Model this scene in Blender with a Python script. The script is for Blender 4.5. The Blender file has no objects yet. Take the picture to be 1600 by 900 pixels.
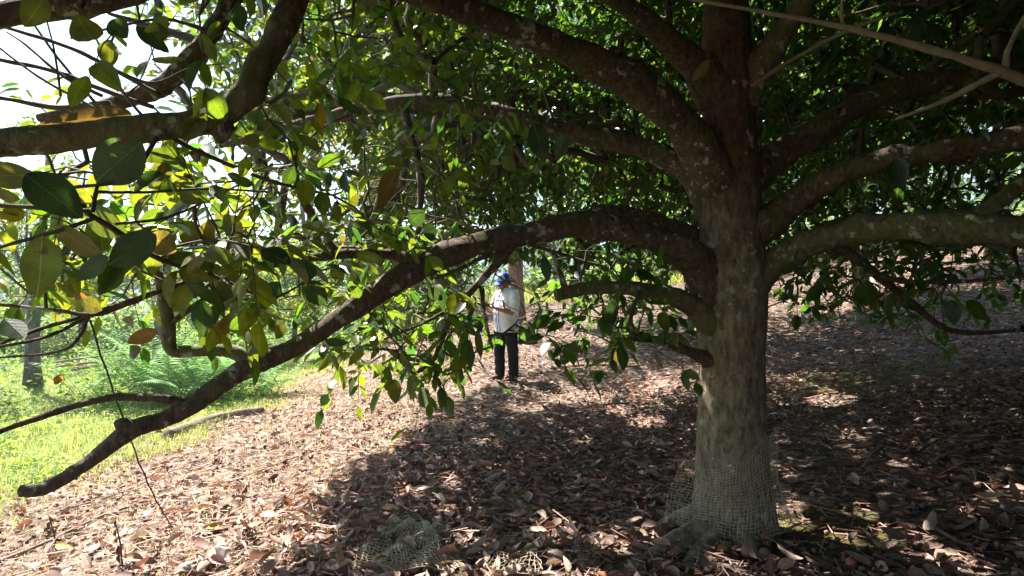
import bpy, bmesh, math, random
import numpy as np
from mathutils import Vector, Matrix

rng = np.random.default_rng(7)
random.seed(7)
S = bpy.context.scene
C = S.collection

# ------------------------------------------------------------------ camera, sky, sun, exposure
CAMZ = 1.5
cam_d = bpy.data.cameras.new("camera")
cam = bpy.data.objects.new("camera", cam_d)
C.objects.link(cam)
cam.location = (0, 0, CAMZ)
cam.rotation_euler = (math.radians(90), 0, 0)
cam_d.sensor_width = 36.0
cam_d.lens = 22.5
cam_d.clip_start = 0.05
cam_d.clip_end = 3000
S.camera = cam

SUN_AZ = math.radians(-40)      # left of the view direction (+Y)
SUN_EL = math.radians(54)
SUN = np.array((math.sin(SUN_AZ) * math.cos(SUN_EL), math.cos(SUN_AZ) * math.cos(SUN_EL), math.sin(SUN_EL)))
world = bpy.data.worlds.new("World")
S.world = world
world.use_nodes = True
wn = world.node_tree
sky = wn.nodes.new("ShaderNodeTexSky")
sky.sky_type = 'NISHITA'
sky.sun_disc = False
sky.sun_elevation = SUN_EL
sky.sun_rotation = SUN_AZ
sky.air_density = 1.0
sky.dust_density = 0.7
bg = wn.nodes["Background"]
bg.inputs[1].default_value = 0.055
wn.links.new(sky.outputs[0], bg.inputs[0])
sun_d = bpy.data.lights.new("sun", 'SUN')
sun_d.energy = 5.0
sun_d.angle = math.radians(0.5)
sun_d.color = (1.0, 0.95, 0.87)
sun = bpy.data.objects.new("sun", sun_d)
C.objects.link(sun)
sun.rotation_euler = Vector(SUN).to_track_quat('Z', 'Y').to_euler()
S.view_settings.view_transform = 'Standard'
S.view_settings.look = 'None'
S.view_settings.gamma = 1.0
S.view_settings.use_curve_mapping = False
S.view_settings.exposure = 2.3
S.render.engine = 'CYCLES'
S.cycles.max_bounces = 7
S.cycles.diffuse_bounces = 4
S.cycles.glossy_bounces = 2
S.cycles.transmission_bounces = 5
S.cycles.caustics_reflective = False
S.cycles.caustics_refractive = False

# ------------------------------------------------------------------ helpers
def P(px, py, d):
    """a pixel of the photograph at distance d along the view, as a point of the place"""
    return np.array(((px - 800) / 1000 * d, d, CAMZ - (py - 450) / 1000 * d))

def proj(p):
    p = np.asarray(p)
    d = np.maximum(p[..., 1], 1e-3)
    return 800 + 1000 * p[..., 0] / d, 450 - 1000 * (p[..., 2] - CAMZ) / d, p[..., 1]

def sstep(a, b, x):
    t = np.clip((x - a) / (b - a), 0, 1)
    return t * t * (3 - 2 * t)

def softplus(x, k):
    return np.logaddexp(0, x * k) / k

def height(x, y):
    x = np.asarray(x, float); y = np.asarray(y, float)
    h = 0.17 * softplus(x - 1.5, 2.5) - 0.12 * softplus(-1 - x, 2.5) + 0.105 * softplus(-4.6 - x, 2.5)
    h = h - 0.14 * softplus(x - 30, .5)
    w = sstep(-5.5, -0.5, x)
    h = h + w * (0.085 * softplus(y - 10, 1.2) - 0.07 * softplus(y - 26, .6))
    h = h + 0.018 * np.sin(x * 2.1 + 1.3 * np.sin(y * 1.1)) * np.cos(y * 1.7 + .4) + 0.03 * np.sin(x * .8 + 2) * np.sin(y * .7 + x * .3)
    return h

def nrm(v):
    v = np.asarray(v, float)
    return v / np.maximum(np.linalg.norm(v, axis=-1, keepdims=True), 1e-9)

BASE = {}
def empty(name, loc, label=None, cat=None, group=None, rz=0):
    o = bpy.data.objects.new(name, None)
    C.objects.link(o)
    o.location = loc
    o.rotation_euler = (0, 0, rz)
    o.empty_display_size = .2
    tag(o, label, cat, group)
    return o

def tag(o, label=None, cat=None, group=None, kind=None):
    if label: o["label"] = label
    if cat: o["category"] = cat
    if group: o["group"] = group
    if kind: o["kind"] = kind
    return o

def tri_mesh(name, V, F, tint=None, smooth=True, mat=None):
    """mesh from an n x 3 vertex array and an m x 3 triangle array"""
    V = np.ascontiguousarray(V, np.float32); F = np.ascontiguousarray(F, np.int32)
    me = bpy.data.meshes.new(name)
    me.vertices.add(len(V)); me.vertices.foreach_set("co", V.ravel())
    n = len(F)
    me.loops.add(n * 3); me.loops.foreach_set("vertex_index", F.ravel())
    me.polygons.add(n)
    me.polygons.foreach_set("loop_start", np.arange(0, n * 3, 3, dtype=np.int32))
    me.polygons.foreach_set("loop_total", np.full(n, 3, np.int32))
    me.polygons.foreach_set("use_smooth", np.full(n, smooth))
    if tint is not None:
        a = me.attributes.new("tint", 'FLOAT_COLOR', 'POINT')
        t = np.ones((len(V), 4), np.float32); t[:, :3] = tint
        a.data.foreach_set("color", t.ravel())
    me.update(calc_edges=True)
    if mat: me.materials.append(mat)
    return me

def link(name, me, parent=None, origin=(0, 0, 0)):
    o = bpy.data.objects.new(name, me)
    C.objects.link(o)
    if parent is not None: o.parent = parent
    else: o.location = origin
    return o

class Acc:
    """collects vertices, triangles and tints for one mesh"""
    def __init__(s): s.V, s.F, s.T, s.n = [], [], [], 0
    def add(s, V, F, T=None):
        V = np.asarray(V, float).reshape(-1, 3); F = np.asarray(F, int).reshape(-1, 3)
        s.V.append(V); s.F.append(F + s.n); s.n += len(V)
        t = np.ones((len(V), 3)) if T is None else np.broadcast_to(np.asarray(T, float), (len(V), 3))
        s.T.append(t)
    def mesh(s, name, mat, smooth=True, origin=(0, 0, 0)):
        return tri_mesh(name, np.concatenate(s.V) - np.asarray(origin), np.concatenate(s.F), np.concatenate(s.T), smooth, mat)

def catmull(pts, n):
    """smooth curve through rows of any width"""
    pts = np.asarray(pts, float)
    p = np.vstack([2 * pts[0] - pts[1], pts, 2 * pts[-1] - pts[-2]])
    out = []
    for i in range(1, len(p) - 2):
        for t in np.arange(n) / n:
            a, b, c, d = p[i - 1], p[i], p[i + 1], p[i + 2]
            out.append(.5 * (2 * b + (c - a) * t + (2 * a - 5 * b + 4 * c - d) * t * t + (3 * b - a - 3 * c + d) * t ** 3))
    out.append(pts[-1])
    return np.array(out)

def tube(pts, rad, seg=8, bump=0.0, cap=True, seed=0, lobes=None):
    """one closed tapered tube along a polyline"""
    pts = np.asarray(pts, float); rad = np.broadcast_to(np.asarray(rad, float), (len(pts),)).copy()
    r = np.random.default_rng(seed)
    tan = nrm(np.gradient(pts, axis=0))
    u = np.cross(tan[0], (0.13, 0.2, 1.0) if abs(tan[0][2]) < .9 else (1, 0.1, 0)); u = u / np.linalg.norm(u)
    V = []
    ang = np.arange(seg) * 2 * math.pi / seg
    ph = r.uniform(0, 6.28, 6)
    L = np.concatenate([[0], np.cumsum(np.linalg.norm(np.diff(pts, axis=0), axis=1))])
    knots = []
    if bump >= .14:
        for _ in range(int(L[-1] / .22)):
            q = r.uniform(.05, .97) * L[-1]; rq = np.interp(q, L, rad)
            knots.append((q, r.uniform(0, 6.28), rq * r.uniform(.15, .5) * r.choice((1, 1, -.5)), rq * r.uniform(.5, 1.1)))
    for i in range(len(pts)):
        t = tan[i]
        u = u - t * (u @ t); u = u / np.linalg.norm(u)
        w = np.cross(t, u)
        rr = np.full(seg, rad[i])
        if bump:
            s = L[i] / max(rad.mean(), 1e-4)
            rr = rr * (1 + bump * (np.sin(ang * 2 + ph[0] + s * .35) * .5 + np.sin(ang * 3 + ph[1] - s * .8) * .35 + np.sin(s * 1.3 + ph[2]) * .35 + np.sin(s * .52 + ph[3] + ang) * .4) + r.normal(0, bump * .22, seg))
        for ks, ka, kh, kw in knots:
            rr = rr + kh * np.exp(-((L[i] - ks) / kw) ** 2 - ((np.angle(np.exp(1j * (ang - ka)))) / .75) ** 2)
        if lobes is not None: rr = rr * lobes(ang, i)
        V.append(pts[i] + np.outer(np.cos(ang) * rr, u) + np.outer(np.sin(ang) * rr, w))
    V = np.concatenate(V)
    F = []
    for i in range(len(pts) - 1):
        for k in range(seg):
            a = i * seg + k; b = i * seg + (k + 1) % seg; c = a + seg; d = b + seg
            F += [(a, b, d), (a, d, c)]
    if cap:
        n = len(V)
        V = np.vstack([V, pts[0] - tan[0] * rad[0] * .3, pts[-1] + tan[-1] * rad[-1] * .35])
        m = (len(pts) - 1) * seg
        for k in range(seg):
            F.append((n, (k + 1) % seg, k)); F.append((n + 1, m + k, m + (k + 1) % seg))
    return V, np.array(F)

# ------------------------------------------------------------------ materials
def mat(name):
    m = bpy.data.materials.new(name); m.use_nodes = True
    nt = m.node_tree
    return m, nt, nt.nodes["Principled BSDF"]

def N(nt, kind, **kw):
    n = nt.nodes.new("ShaderNode" + kind)
    for k, v in kw.items(): setattr(n, k, v)
    return n

def noise(nt, vec, scale, detail=5, rough=.6):
    n = N(nt, "TexNoise"); n.inputs["Scale"].default_value = scale; n.inputs["Detail"].default_value = detail
    n.inputs["Roughness"].default_value = rough
    if vec is not None: nt.links.new(vec, n.inputs["Vector"])
    return n

def ramp(nt, fac, stops):
    r = N(nt, "ValToRGB")
    e = r.color_ramp.elements
    while len(e) < len(stops): e.new(.5)
    for el, (p, c) in zip(e, stops):
        el.position = p; el.color = (*c, 1) if len(c) == 3 else c
    nt.links.new(fac, r.inputs[0])
    return r

def mix(nt, fac, a, b, mode='MIX'):
    m = N(nt, "Mix"); m.data_type = 'RGBA'; m.blend_type = mode
    for sock, v in ((m.inputs[0], fac), (m.inputs[6], a), (m.inputs[7], b)):
        if isinstance(v, bpy.types.NodeSocket): nt.links.new(v, sock)
        elif isinstance(v, (int, float)): sock.default_value = v
        else: sock.default_value = (*v, 1)
    return m.outputs[2]

def plain(name, col, rough=.7, var=.25, scale=40, bumpd=0.0):
    m, nt, b = mat(name)
    tc = N(nt, "TexCoord")
    n = noise(nt, tc.outputs["Object"], scale)
    c = ramp(nt, n.outputs[0], [(.3, tuple(x * (1 - var) for x in col)), (.7, tuple(min(1, x * (1 + var)) for x in col))])
    nt.links.new(c.outputs[0], b.inputs["Base Color"])
    b.inputs["Roughness"].default_value = rough
    b.inputs["Specular IOR Level"].default_value = .25
    if bumpd:
        bp = N(nt, "Bump"); bp.inputs["Distance"].default_value = bumpd; bp.inputs["Strength"].default_value = .8
        nt.links.new(n.outputs[0], bp.inputs["Height"]); nt.links.new(bp.outputs[0], b.inputs["Normal"])
    return m

def leaf_mat(name, trans=.48, tmul=(3.0, 2.9, .7), rough=.42, under=(.13, .135, .04), under_fac=.65, spec=.35, vein=True, bl=None):
    """leaf: tint attribute, paler underside, light passing through"""
    m, nt, b = mat(name)
    at = N(nt, "Attribute"); at.attribute_name = "tint"
    tc = N(nt, "TexCoord")
    n = noise(nt, tc.outputs["Object"], 34, 3)
    var = ramp(nt, n.outputs[0], [(.3, (.7, .7, .7)), (.72, (1.25, 1.2, 1.1))])
    col = mix(nt, 1.0, at.outputs[0], var.outputs[0], 'MULTIPLY')
    geo = N(nt, "NewGeometry")
    uf = N(nt, "Math", operation='MULTIPLY'); nt.links.new(geo.outputs["Backfacing"], uf.inputs[0]); uf.inputs[1].default_value = under_fac
    col2 = mix(nt, uf.outputs[0], col, under)
    nt.links.new(col2, b.inputs["Base Color"])
    b.inputs["Roughness"].default_value = rough
    b.inputs["Specular IOR Level"].default_value = spec
    tr = N(nt, "BsdfTranslucent")
    tcx = mix(nt, 1.0, col, tmul, 'MULTIPLY')
    nt.links.new(tcx, tr.inputs[0])
    ms = N(nt, "MixShader"); ms.inputs[0].default_value = trans
    nt.links.new(b.outputs[0], ms.inputs[1]); nt.links.new(tr.outputs[0], ms.inputs[2])
    nt.links.new(ms.outputs[0], nt.nodes["Material Output"].inputs[0])
    return m

def bark_mat(name, low, high, moss=.3, lichen=.5, scale=1.0, z0=None, near=None, lich_col=(.42, .43, .38), moss_col=(.075, .095, .025)):
    """bark: coarse furrows, moss patches, pale lichen spots; reddish above z0"""
    m, nt, b = mat(name)
    geo = N(nt, "NewGeometry")
    pos = geo.outputs["Position"]
    mp = N(nt, "Mapping"); mp.inputs["Scale"].default_value = (1, 1, .45)
    nt.links.new(pos, mp.inputs["Vector"])
    n1 = noise(nt, mp.outputs[0], 26 * scale, 8, .68)
    n2 = noise(nt, pos, 5.5 * scale, 4, .6)
    n3 = noise(nt, pos, 60 * scale, 4, .7)
    base = low
    if z0 is not None:
        sp = N(nt, "SeparateXYZ"); nt.links.new(pos, sp.inputs[0])
        ad = N(nt, "Math", operation='MULTIPLY_ADD'); nt.links.new(n2.outputs[0], ad.inputs[0]); ad.inputs[1].default_value = .7
        nt.links.new(sp.outputs[2], ad.inputs[2])
        mr = N(nt, "MapRange"); mr.inputs[1].default_value = z0 + .2; mr.inputs[2].default_value = z0 + .85
        nt.links.new(ad.outputs[0], mr.inputs[0])
        base = mix(nt, mr.outputs[0], low, high)
    else:
        base = mix(nt, n2.outputs[0], low, high)
    if near is not None:                       # wood near the trunk's axis shares the trunk's bark
        dv = N(nt, "VectorMath", operation='SUBTRACT'); nt.links.new(pos, dv.inputs[0]); dv.inputs[1].default_value = (TB[0], TB[1], 0)
        ds = N(nt, "VectorMath", operation='MULTIPLY'); nt.links.new(dv.outputs[0], ds.inputs[0]); ds.inputs[1].default_value = (1, 1, 0)
        dl = N(nt, "VectorMath", operation='LENGTH'); nt.links.new(ds.outputs[0], dl.inputs[0])
        dm = N(nt, "MapRange"); nt.links.new(dl.outputs["Value"], dm.inputs[0]); dm.inputs[1].default_value = .2; dm.inputs[2].default_value = .7
        base = mix(nt, dm.outputs[0], near, base)
    mp2 = N(nt, "Mapping"); mp2.inputs["Scale"].default_value = (1, 1, .22); nt.links.new(pos, mp2.inputs["Vector"])
    n7 = noise(nt, mp2.outputs[0], 48 * scale, 6, .75)
    crack = ramp(nt, n7.outputs[0], [(.36, (.35, .33, .31)), (.46, (1, 1, 1))])
    base = mix(nt, .75, base, crack.outputs[0], 'MULTIPLY')
    var = ramp(nt, n1.outputs[0], [(.3, (.36, .34, .32)), (.5, (.95, .93, .9)), (.7, (1.75, 1.7, 1.62))])
    c = mix(nt, 1.0, base, var.outputs[0], 'MULTIPLY')
    n4 = noise(nt, pos, 3.1 * scale, 5, .65)
    mo = ramp(nt, n4.outputs[0], [(.62 - .22 * moss, (0, 0, 0)), (.78 - .2 * moss, (1, 1, 1))])
    mfac = mix(nt, 1.0, mo.outputs[0], ramp(nt, n3.outputs[0], [(.3, (.25,) * 3), (.6, (.9,) * 3)]).outputs[0], 'MULTIPLY')
    c = mix(nt, mfac, c, moss_col)
    n5 = noise(nt, pos, 15 * scale, 3, .55)
    n6 = noise(nt, pos, 2.7 * scale, 3, .6)
    n5b = mix(nt, .42, n5.outputs[0], n6.outputs[0])
    li = ramp(nt, n5b, [(.655 - .1 * lichen, (0, 0, 0)), (.69 - .1 * lichen, (.8,) * 3)])
    c = mix(nt, li.outputs[0], c, lich_col)
    nt.links.new(c, b.inputs["Base Color"])
    b.inputs["Roughness"].default_value = .9
    b.inputs["Specular IOR Level"].default_value = .15
    bp = N(nt, "Bump"); bp.inputs["Distance"].default_value = .022; bp.inputs["Strength"].default_value = 1.0
    hh = mix(nt, .5, mix(nt, .35, n1.outputs[0], n3.outputs[0]), n7.outputs[0])
    nt.links.new(hh, bp.inputs["Height"]); nt.links.new(bp.outputs[0], b.inputs["Normal"])
    return m

TB = np.array(P(1146, 838, 3.85))
TB[2] = height(TB[0], TB[1])
M_leaf = leaf_mat("orchard_leaf", tmul=(2.5, 3.0, .8), rough=.3, spec=.55)
def veined_leaf(name, trans, tmul, rough, under, uf_, spec, dry=False):
    m = leaf_mat(name, trans, tmul, rough, under, uf_, spec)
    nt = m.node_tree; b = nt.nodes["Principled BSDF"]
    tc = N(nt, "TexCoord"); sp = N(nt, "SeparateXYZ"); nt.links.new(tc.outputs["Object"], sp.inputs[0])
    ab = N(nt, "Math", operation='ABSOLUTE'); nt.links.new(sp.outputs[1], ab.inputs[0])
    mid = ramp(nt, ab.outputs[0], [(.004, (1, 1, 1)), (.014, (0, 0, 0))])
    k = N(nt, "Math", operation='MULTIPLY_ADD'); nt.links.new(ab.outputs[0], k.inputs[0]); k.inputs[1].default_value = -.75; nt.links.new(sp.outputs[0], k.inputs[2])
    fr = N(nt, "Math", operation='MULTIPLY'); nt.links.new(k.outputs[0], fr.inputs[0]); fr.inputs[1].default_value = 14
    fc_ = N(nt, "Math", operation='FRACT'); nt.links.new(fr.outputs[0], fc_.inputs[0])
    lat = ramp(nt, fc_.outputs[0], [(0, (.55,) * 3), (.10, (0, 0, 0)), (.92, (0, 0, 0)), (1, (.55,) * 3)])
    vv = mix(nt, 1.0, mid.outputs[0], lat.outputs[0], 'LIGHTEN')
    oi = N(nt, "ObjectInfo"); pv = N(nt, "VectorMath", operation='ADD'); nt.links.new(tc.outputs["Object"], pv.inputs[0])
    off = N(nt, "VectorMath", operation='SCALE'); nt.links.new(oi.outputs["Location"], off.inputs[0]); off.inputs["Scale"].default_value = 3.7; nt.links.new(off.outputs[0], pv.inputs[1])
    sn = noise(nt, pv.outputs[0], 5.5, 5, .6)
    spot = ramp(nt, sn.outputs[0], [(.60, (0, 0, 0)), (.68, (.85,) * 3)])
    sn2 = noise(nt, pv.outputs[0], 2.2, 2, .5)
    tone = ramp(nt, sn2.outputs[0], [(.3, (.68, .68, .7)), (.7, (1.3, 1.28, 1.2))])
    for sock in [l for l in nt.links if l.to_socket == b.inputs["Base Color"]] + [l for l in nt.links if l.to_node.type == 'BSDF_TRANSLUCENT']:
        src = sock.from_socket; dst = sock.to_socket
        c = mix(nt, 1.0, src, tone.outputs[0], 'MULTIPLY')
        lightc = mix(nt, 1.0, c, (1.7, 1.6, 1.5), 'MULTIPLY')
        c = mix(nt, vv, c, lightc)
        c = mix(nt, spot.outputs[0], c, (.10, .06, .03) if not dry else (.07, .05, .04))
        nt.links.new(c, dst)
    bp = N(nt, "Bump"); bp.inputs["Distance"].default_value = .004; bp.inputs["Strength"].default_value = .6
    nt.links.new(vv, bp.inputs["Height"]); nt.links.new(bp.outputs[0], b.inputs["Normal"])
    return m
M_leafbig = veined_leaf("near_orchard_leaf", .46, (3.0, 2.9, .7), .34, (.12, .115, .045), .7, .5)
M_bgleaf = leaf_mat("far_foliage", trans=.45, tmul=(3.0, 2.9, 1.3), under_fac=.3, rough=.6, spec=.15, under=(.12, .16, .05))
M_drybig = veined_leaf("near_dry_leaf", .1, (1.6, 1.3, .9), .55, (.30, .235, .195), .5, .3, True)
M_grass = leaf_mat("grass_blade", trans=.45, tmul=(2.2, 2.2, 1.2), under_fac=0, rough=.6, spec=.15)
M_dry = leaf_mat("dry_leaf", trans=.12, tmul=(1.6, 1.3, .9), under=(.30, .235, .195), under_fac=.5, rough=.62, spec=.25)
M_bark = bark_mat("mossy_bark", (.235, .195, .143), (.115, .068, .05), .3, .55, 1.0, z0=1.75)
M_limb = bark_mat("limb_bark", (.145, .112, .085), (.098, .074, .058), .45, .75, 1.4, near=(.13, .09, .067))
M_mosslimb = bark_mat("mossy_limb_bark", (.19, .165, .115), (.13, .12, .078), .9, .7, 1.4, near=(.17, .13, .097), moss_col=(.13, .14, .045))
M_twig = plain("twig_bark", (.10, .082, .064), .9, .3, 30)
M_paletwig = plain("pale_twig_bark", (.21, .165, .125), .85, .25, 40)
M_fartrunk = bark_mat("far_trunk_bark", (.14, .12, .098), (.11, .092, .072), .2, .6, .6)
M_redtrunk = bark_mat("reddish_trunk_bark", (.26, .165, .125), (.23, .15, .115), .05, .4, .6)
M_net = plain("net_cord", (.46, .41, .29), .7, .25, 60)
M_stick = plain("dead_stick", (.23, .175, .14), .9, .3, 25, .003)

# ------------------------------------------------------------------ setting: ground
def axis(neg, pos, fine, a, b):
    core = np.arange(a, b, fine)
    up = [b]
    st = fine
    while up[-1] < pos: st *= 1.09; up.append(up[-1] + st)
    dn = [a]
    st = fine
    while dn[-1] > neg: st *= 1.09; dn.append(dn[-1] - st)
    return np.concatenate([np.array(dn[::-1])[:-1], core, np.array(up)])

gx = axis(-330, 330, .16, -9, 9); gy = axis(-60, 330, .16, 1, 18)
GX, GY = np.meshgrid(gx, gy)
GZ = height(GX, GY) + .02 * np.sin(GX * 7.3 + GY * 3.1) * np.sin(GY * 6.1 - GX * 2.2) * (np.hypot(GX, GY) < 30)
nx, ny = len(gx), len(gy)
idx = np.arange(nx * ny).reshape(ny, nx)
a, b, c, d = idx[:-1, :-1].ravel(), idx[:-1, 1:].ravel(), idx[1:, 1:].ravel(), idx[1:, :-1].ravel()
GF = np.concatenate([np.stack([a, b, c], 1), np.stack([a, c, d], 1)])
def ground_mat():
    m, nt, b = mat("orchard_soil")
    geo = N(nt, "NewGeometry"); pos = geo.outputs["Position"]
    v = N(nt, "TexVoronoi"); v.inputs["Scale"].default_value = 17; v.inputs["Randomness"].default_value = 1
    nd = noise(nt, pos, 9, 4)
    wp = mix(nt, .12, pos, nd.outputs[1])
    nt.links.new(wp, v.inputs["Vector"])
    sh = N(nt, "SeparateColor"); nt.links.new(v.outputs["Color"], sh.inputs[0])
    litter = ramp(nt, sh.outputs[0], [(0, (.055, .042, .034)), (.35, (.13, .095, .075)), (.7, (.25, .18, .14)), (.95, (.36, .27, .215))])
    dk = ramp(nt, v.outputs["Distance"], [(0, (1, 1, 1)), (.5, (.75, .75, .75)), (.8, (.35, .33, .32))])
    lc = mix(nt, 1.0, litter.outputs[0], dk.outputs[0], 'MULTIPLY')
    n2 = noise(nt, pos, 2.2, 6)
    soil = ramp(nt, n2.outputs[0], [(.45, (0, 0, 0)), (.62, (.6, .6, .6))])
    lc = mix(nt, soil.outputs[0], lc, (.105, .08, .06))
    # two mossy patches of bare earth right of the trunk
    for cx_, cy_, rx_, ry_ in ((1.85, 3.72, .42, .32), (4.0, 7.5, 1.0, .8)):
        q = N(nt, "VectorMath", operation='SUBTRACT'); nt.links.new(pos, q.inputs[0]); q.inputs[1].default_value = (cx_, cy_, 0)
        q2 = N(nt, "VectorMath", operation='MULTIPLY'); nt.links.new(q.outputs[0], q2.inputs[0]); q2.inputs[1].default_value = (1 / rx_, 1 / ry_, 0)
        ql = N(nt, "VectorMath", operation='LENGTH'); nt.links.new(q2.outputs[0], ql.inputs[0])
        qa = N(nt, "Math", operation='MULTIPLY_ADD'); nt.links.new(nd.outputs[0], qa.inputs[0]); qa.inputs[1].default_value = 1.1; nt.links.new(ql.outputs["Value"], qa.inputs[2])
        qm = N(nt, "MapRange"); nt.links.new(qa.outputs[0], qm.inputs[0]); qm.inputs[1].default_value = 1.75; qm.inputs[2].default_value = 1.25
        lc = mix(nt, qm.outputs[0], lc, (.095, .085, .03))
    # grassy soil left of the litter, by the lie of the land
    sp = N(nt, "SeparateXYZ"); nt.links.new(pos, sp.inputs[0])
    nb = noise(nt, pos, 1.1, 4)
    m1 = N(nt, "Math", operation='MULTIPLY_ADD'); nt.links.new(nb.outputs[0], m1.inputs[0]); m1.inputs[1].default_value = -2.2
    nt.links.new(sp.outputs[0], m1.inputs[2])
    mr = N(nt, "MapRange"); mr.inputs[1].default_value = -5.0; mr.inputs[2].default_value = -5.9
    nt.links.new(m1.outputs[0], mr.inputs[0])
    far = N(nt, "MapRange"); far.inputs[1].default_value = 24; far.inputs[2].default_value = 28; nt.links.new(sp.outputs[1], far.inputs[0])
    mx = N(nt, "Math", operation='MAXIMUM'); nt.links.new(mr.outputs[0], mx.inputs[0]); nt.links.new(far.outputs[0], mx.inputs[1])
    gr = ramp(nt, n2.outputs[0], [(.35, (.07, .11, .03)), (.65, (.16, .21, .06))])
    col = mix(nt, mx.outputs[0], lc, gr.outputs[0])
    nt.links.new(col, b.inputs["Base Color"])
    b.inputs["Roughness"].default_value = .95; b.inputs["Specular IOR Level"].default_value = .1
    bp = N(nt, "Bump"); bp.inputs["Distance"].default_value = .03; bp.inputs["Strength"].default_value = .7
    nt.links.new(v.outputs["Distance"], bp.inputs["Height"]); nt.links.new(bp.outputs[0], b.inputs["Normal"])
    return m
ground = link("ground", tri_mesh("ground", np.stack([GX.ravel(), GY.ravel(), GZ.ravel()], 1), GF, None, True, ground_mat()))
tag(ground, "sloping orchard floor covered in dry leaves with a green left side", "ground", kind="structure")

mx_ = np.linspace(-260, 260, 90); my_ = np.linspace(170, 280, 24)
MX, MY = np.meshgrid(mx_, my_)
prof = np.sin((MY - 170) / 110 * math.pi) ** .8
ridge = 21 + 6 * np.sin(MX / 31 + .6) + 3.5 * np.sin(MX / 14 + 2) + 1.6 * np.sin(MX / 6)
MZ = prof * ridge + 1 * np.sin(MX / 3.1) * np.sin(MY / 3.3) - 3
idx = np.arange(MX.size).reshape(MX.shape)
a, b, c, d = idx[:-1, :-1].ravel(), idx[:-1, 1:].ravel(), idx[1:, 1:].ravel(), idx[1:, :-1].ravel()
m_hill, nt, b_ = mat("haze_blue_mountain")
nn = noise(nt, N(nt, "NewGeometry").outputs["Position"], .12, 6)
rr = ramp(nt, nn.outputs[0], [(.35, (.05, .10, .13)), (.65, (.12, .19, .21))])  # blue of hazy distance painted into the slopes' own colour
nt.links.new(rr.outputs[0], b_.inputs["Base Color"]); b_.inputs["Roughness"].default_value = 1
hill = link("mountain", tri_mesh("mountain", np.stack([MX.ravel(), MY.ravel(), MZ.ravel()], 1), np.concatenate([np.stack([a, b, c], 1), np.stack([a, c, d], 1)]), None, True, m_hill))
tag(hill, "wooded mountain, tinted hazy blue, far behind the trees on the left", "mountain", kind="structure")

# ------------------------------------------------------------------ leaf shapes
def leaf_shape(stations, wid, fold, arch, curl=0, wave=0, seed=0):
    """leaf along +X, length 1, face up +Z: vertices and triangles"""
    r = np.random.default_rng(seed)
    V = [(0, 0, 0)]
    for t in stations:
        w = wid * .5 * (math.sin(math.pi * t ** .88)) ** .75
        z = -arch * t * t
        a = r.uniform(-wave, wave); a2 = r.uniform(-wave, wave)
        cz = curl * w * 1.2
        V += [(t, w * (1 - .25 * curl), z + w * fold + cz + a), (t, 0, z), (t, -w * (1 - .25 * curl), z + w * fold + cz + a2)]
    V.append((1, 0, -arch + r.uniform(-wave, wave)))
    F = [(0, 2, 1), (0, 3, 2)]
    for i in range(len(stations) - 1):
        q = 1 + 3 * i
        F += [(q, q + 1, q + 4), (q, q + 4, q + 3), (q + 1, q + 2, q + 5), (q + 1, q + 5, q + 4)]
    q = 1 + 3 * (len(stations) - 1); e = len(V) - 1
    F += [(q, q + 1, e), (q + 1, q + 2, e)]
    return np.array(V), np.array(F)

LOW = [leaf_shape((.3, .68), w, f, a, 0, .01, i) for i, (w, f, a) in enumerate([(.46, .25, .12), (.42, .1, .3), (.5, .35, .2), (.44, .2, -.05)])]
HI = [leaf_shape((.04, .1, .18, .27, .36, .45, .54, .63, .72, .8, .87, .93, .97), w, f, a, .25 * (i % 3 - 1), .012, i) for i, (w, f, a) in enumerate([(.48, .22, .12), (.44, .1, .28), (.54, .3, .18), (.5, .15, -.04), (.58, .12, .1)])]
DRY = [leaf_shape((.2, .5, .8), w, f, a, cu, wv, 20 + i) for i, (w, f, a, cu, wv) in enumerate([(.45, .3, .2, .2, .05), (.4, .6, -.15, .5, .06), (.5, .1, .3, .1, .08), (.42, .9, .1, .6, .05), (.5, -.3, .2, -.3, .08)])]
DRYHI = [leaf_shape((.05, .13, .24, .36, .48, .6, .71, .81, .9, .96), w, f, a, cu, wv * .8, 40 + i) for i, (w, f, a, cu, wv) in enumerate([(.46, .3, .2, .2, .03), (.42, .6, -.15, .5, .03), (.5, .1, .3, .1, .04), (.42, .9, .1, .6, .03), (.52, -.3, .2, -.3, .04), (.48, .2, -.25, .2, .04)])]

def frames(ax, nr):
    ax = nrm(ax); y = nrm(np.cross(nr, ax)); z = np.cross(ax, y)
    return np.stack([ax, y, z], axis=2)        # columns

def scatter(acc, shapes, pos, ax, nr, size, tint, which):
    R = frames(ax, nr)
    for k, (V, F) in enumerate(shapes):
        s = np.nonzero(which == k)[0]
        if not len(s): continue
        W = np.einsum('nij,vj->nvi', R[s], V) * size[s][:, None, None] + pos[s][:, None, :]
        FF = F[None] + (np.arange(len(s)) * len(V))[:, None, None]
        acc.add(W.reshape(-1, 3), FF.reshape(-1, 3), np.repeat(tint[s], len(V), axis=0))

def leaf_tints(n, r, kind='orchard'):
    base = np.array([(.026, .064, .024), (.040, .088, .024), (.060, .108, .022), (.022, .052, .032), (.10, .115, .022), (.10, .06, .025)])
    p = [.27, .29, .22, .12, .075, .025]
    c = base[r.choice(6, n, p=p)]
    return c * r.uniform(.75, 1.3, (n, 1))

# ------------------------------------------------------------------ the orchard tree: trunk and limbs
tree = empty("orchard_tree", TB, "big mossy orchard tree with low spreading limbs and netted trunk", "tree")

SKEL = []      # points twigs can grow from
def rows(spec):
    return np.array([list(P(px, py, d)) + [w * d / 2000] for px, py, d, w in spec])

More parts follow.
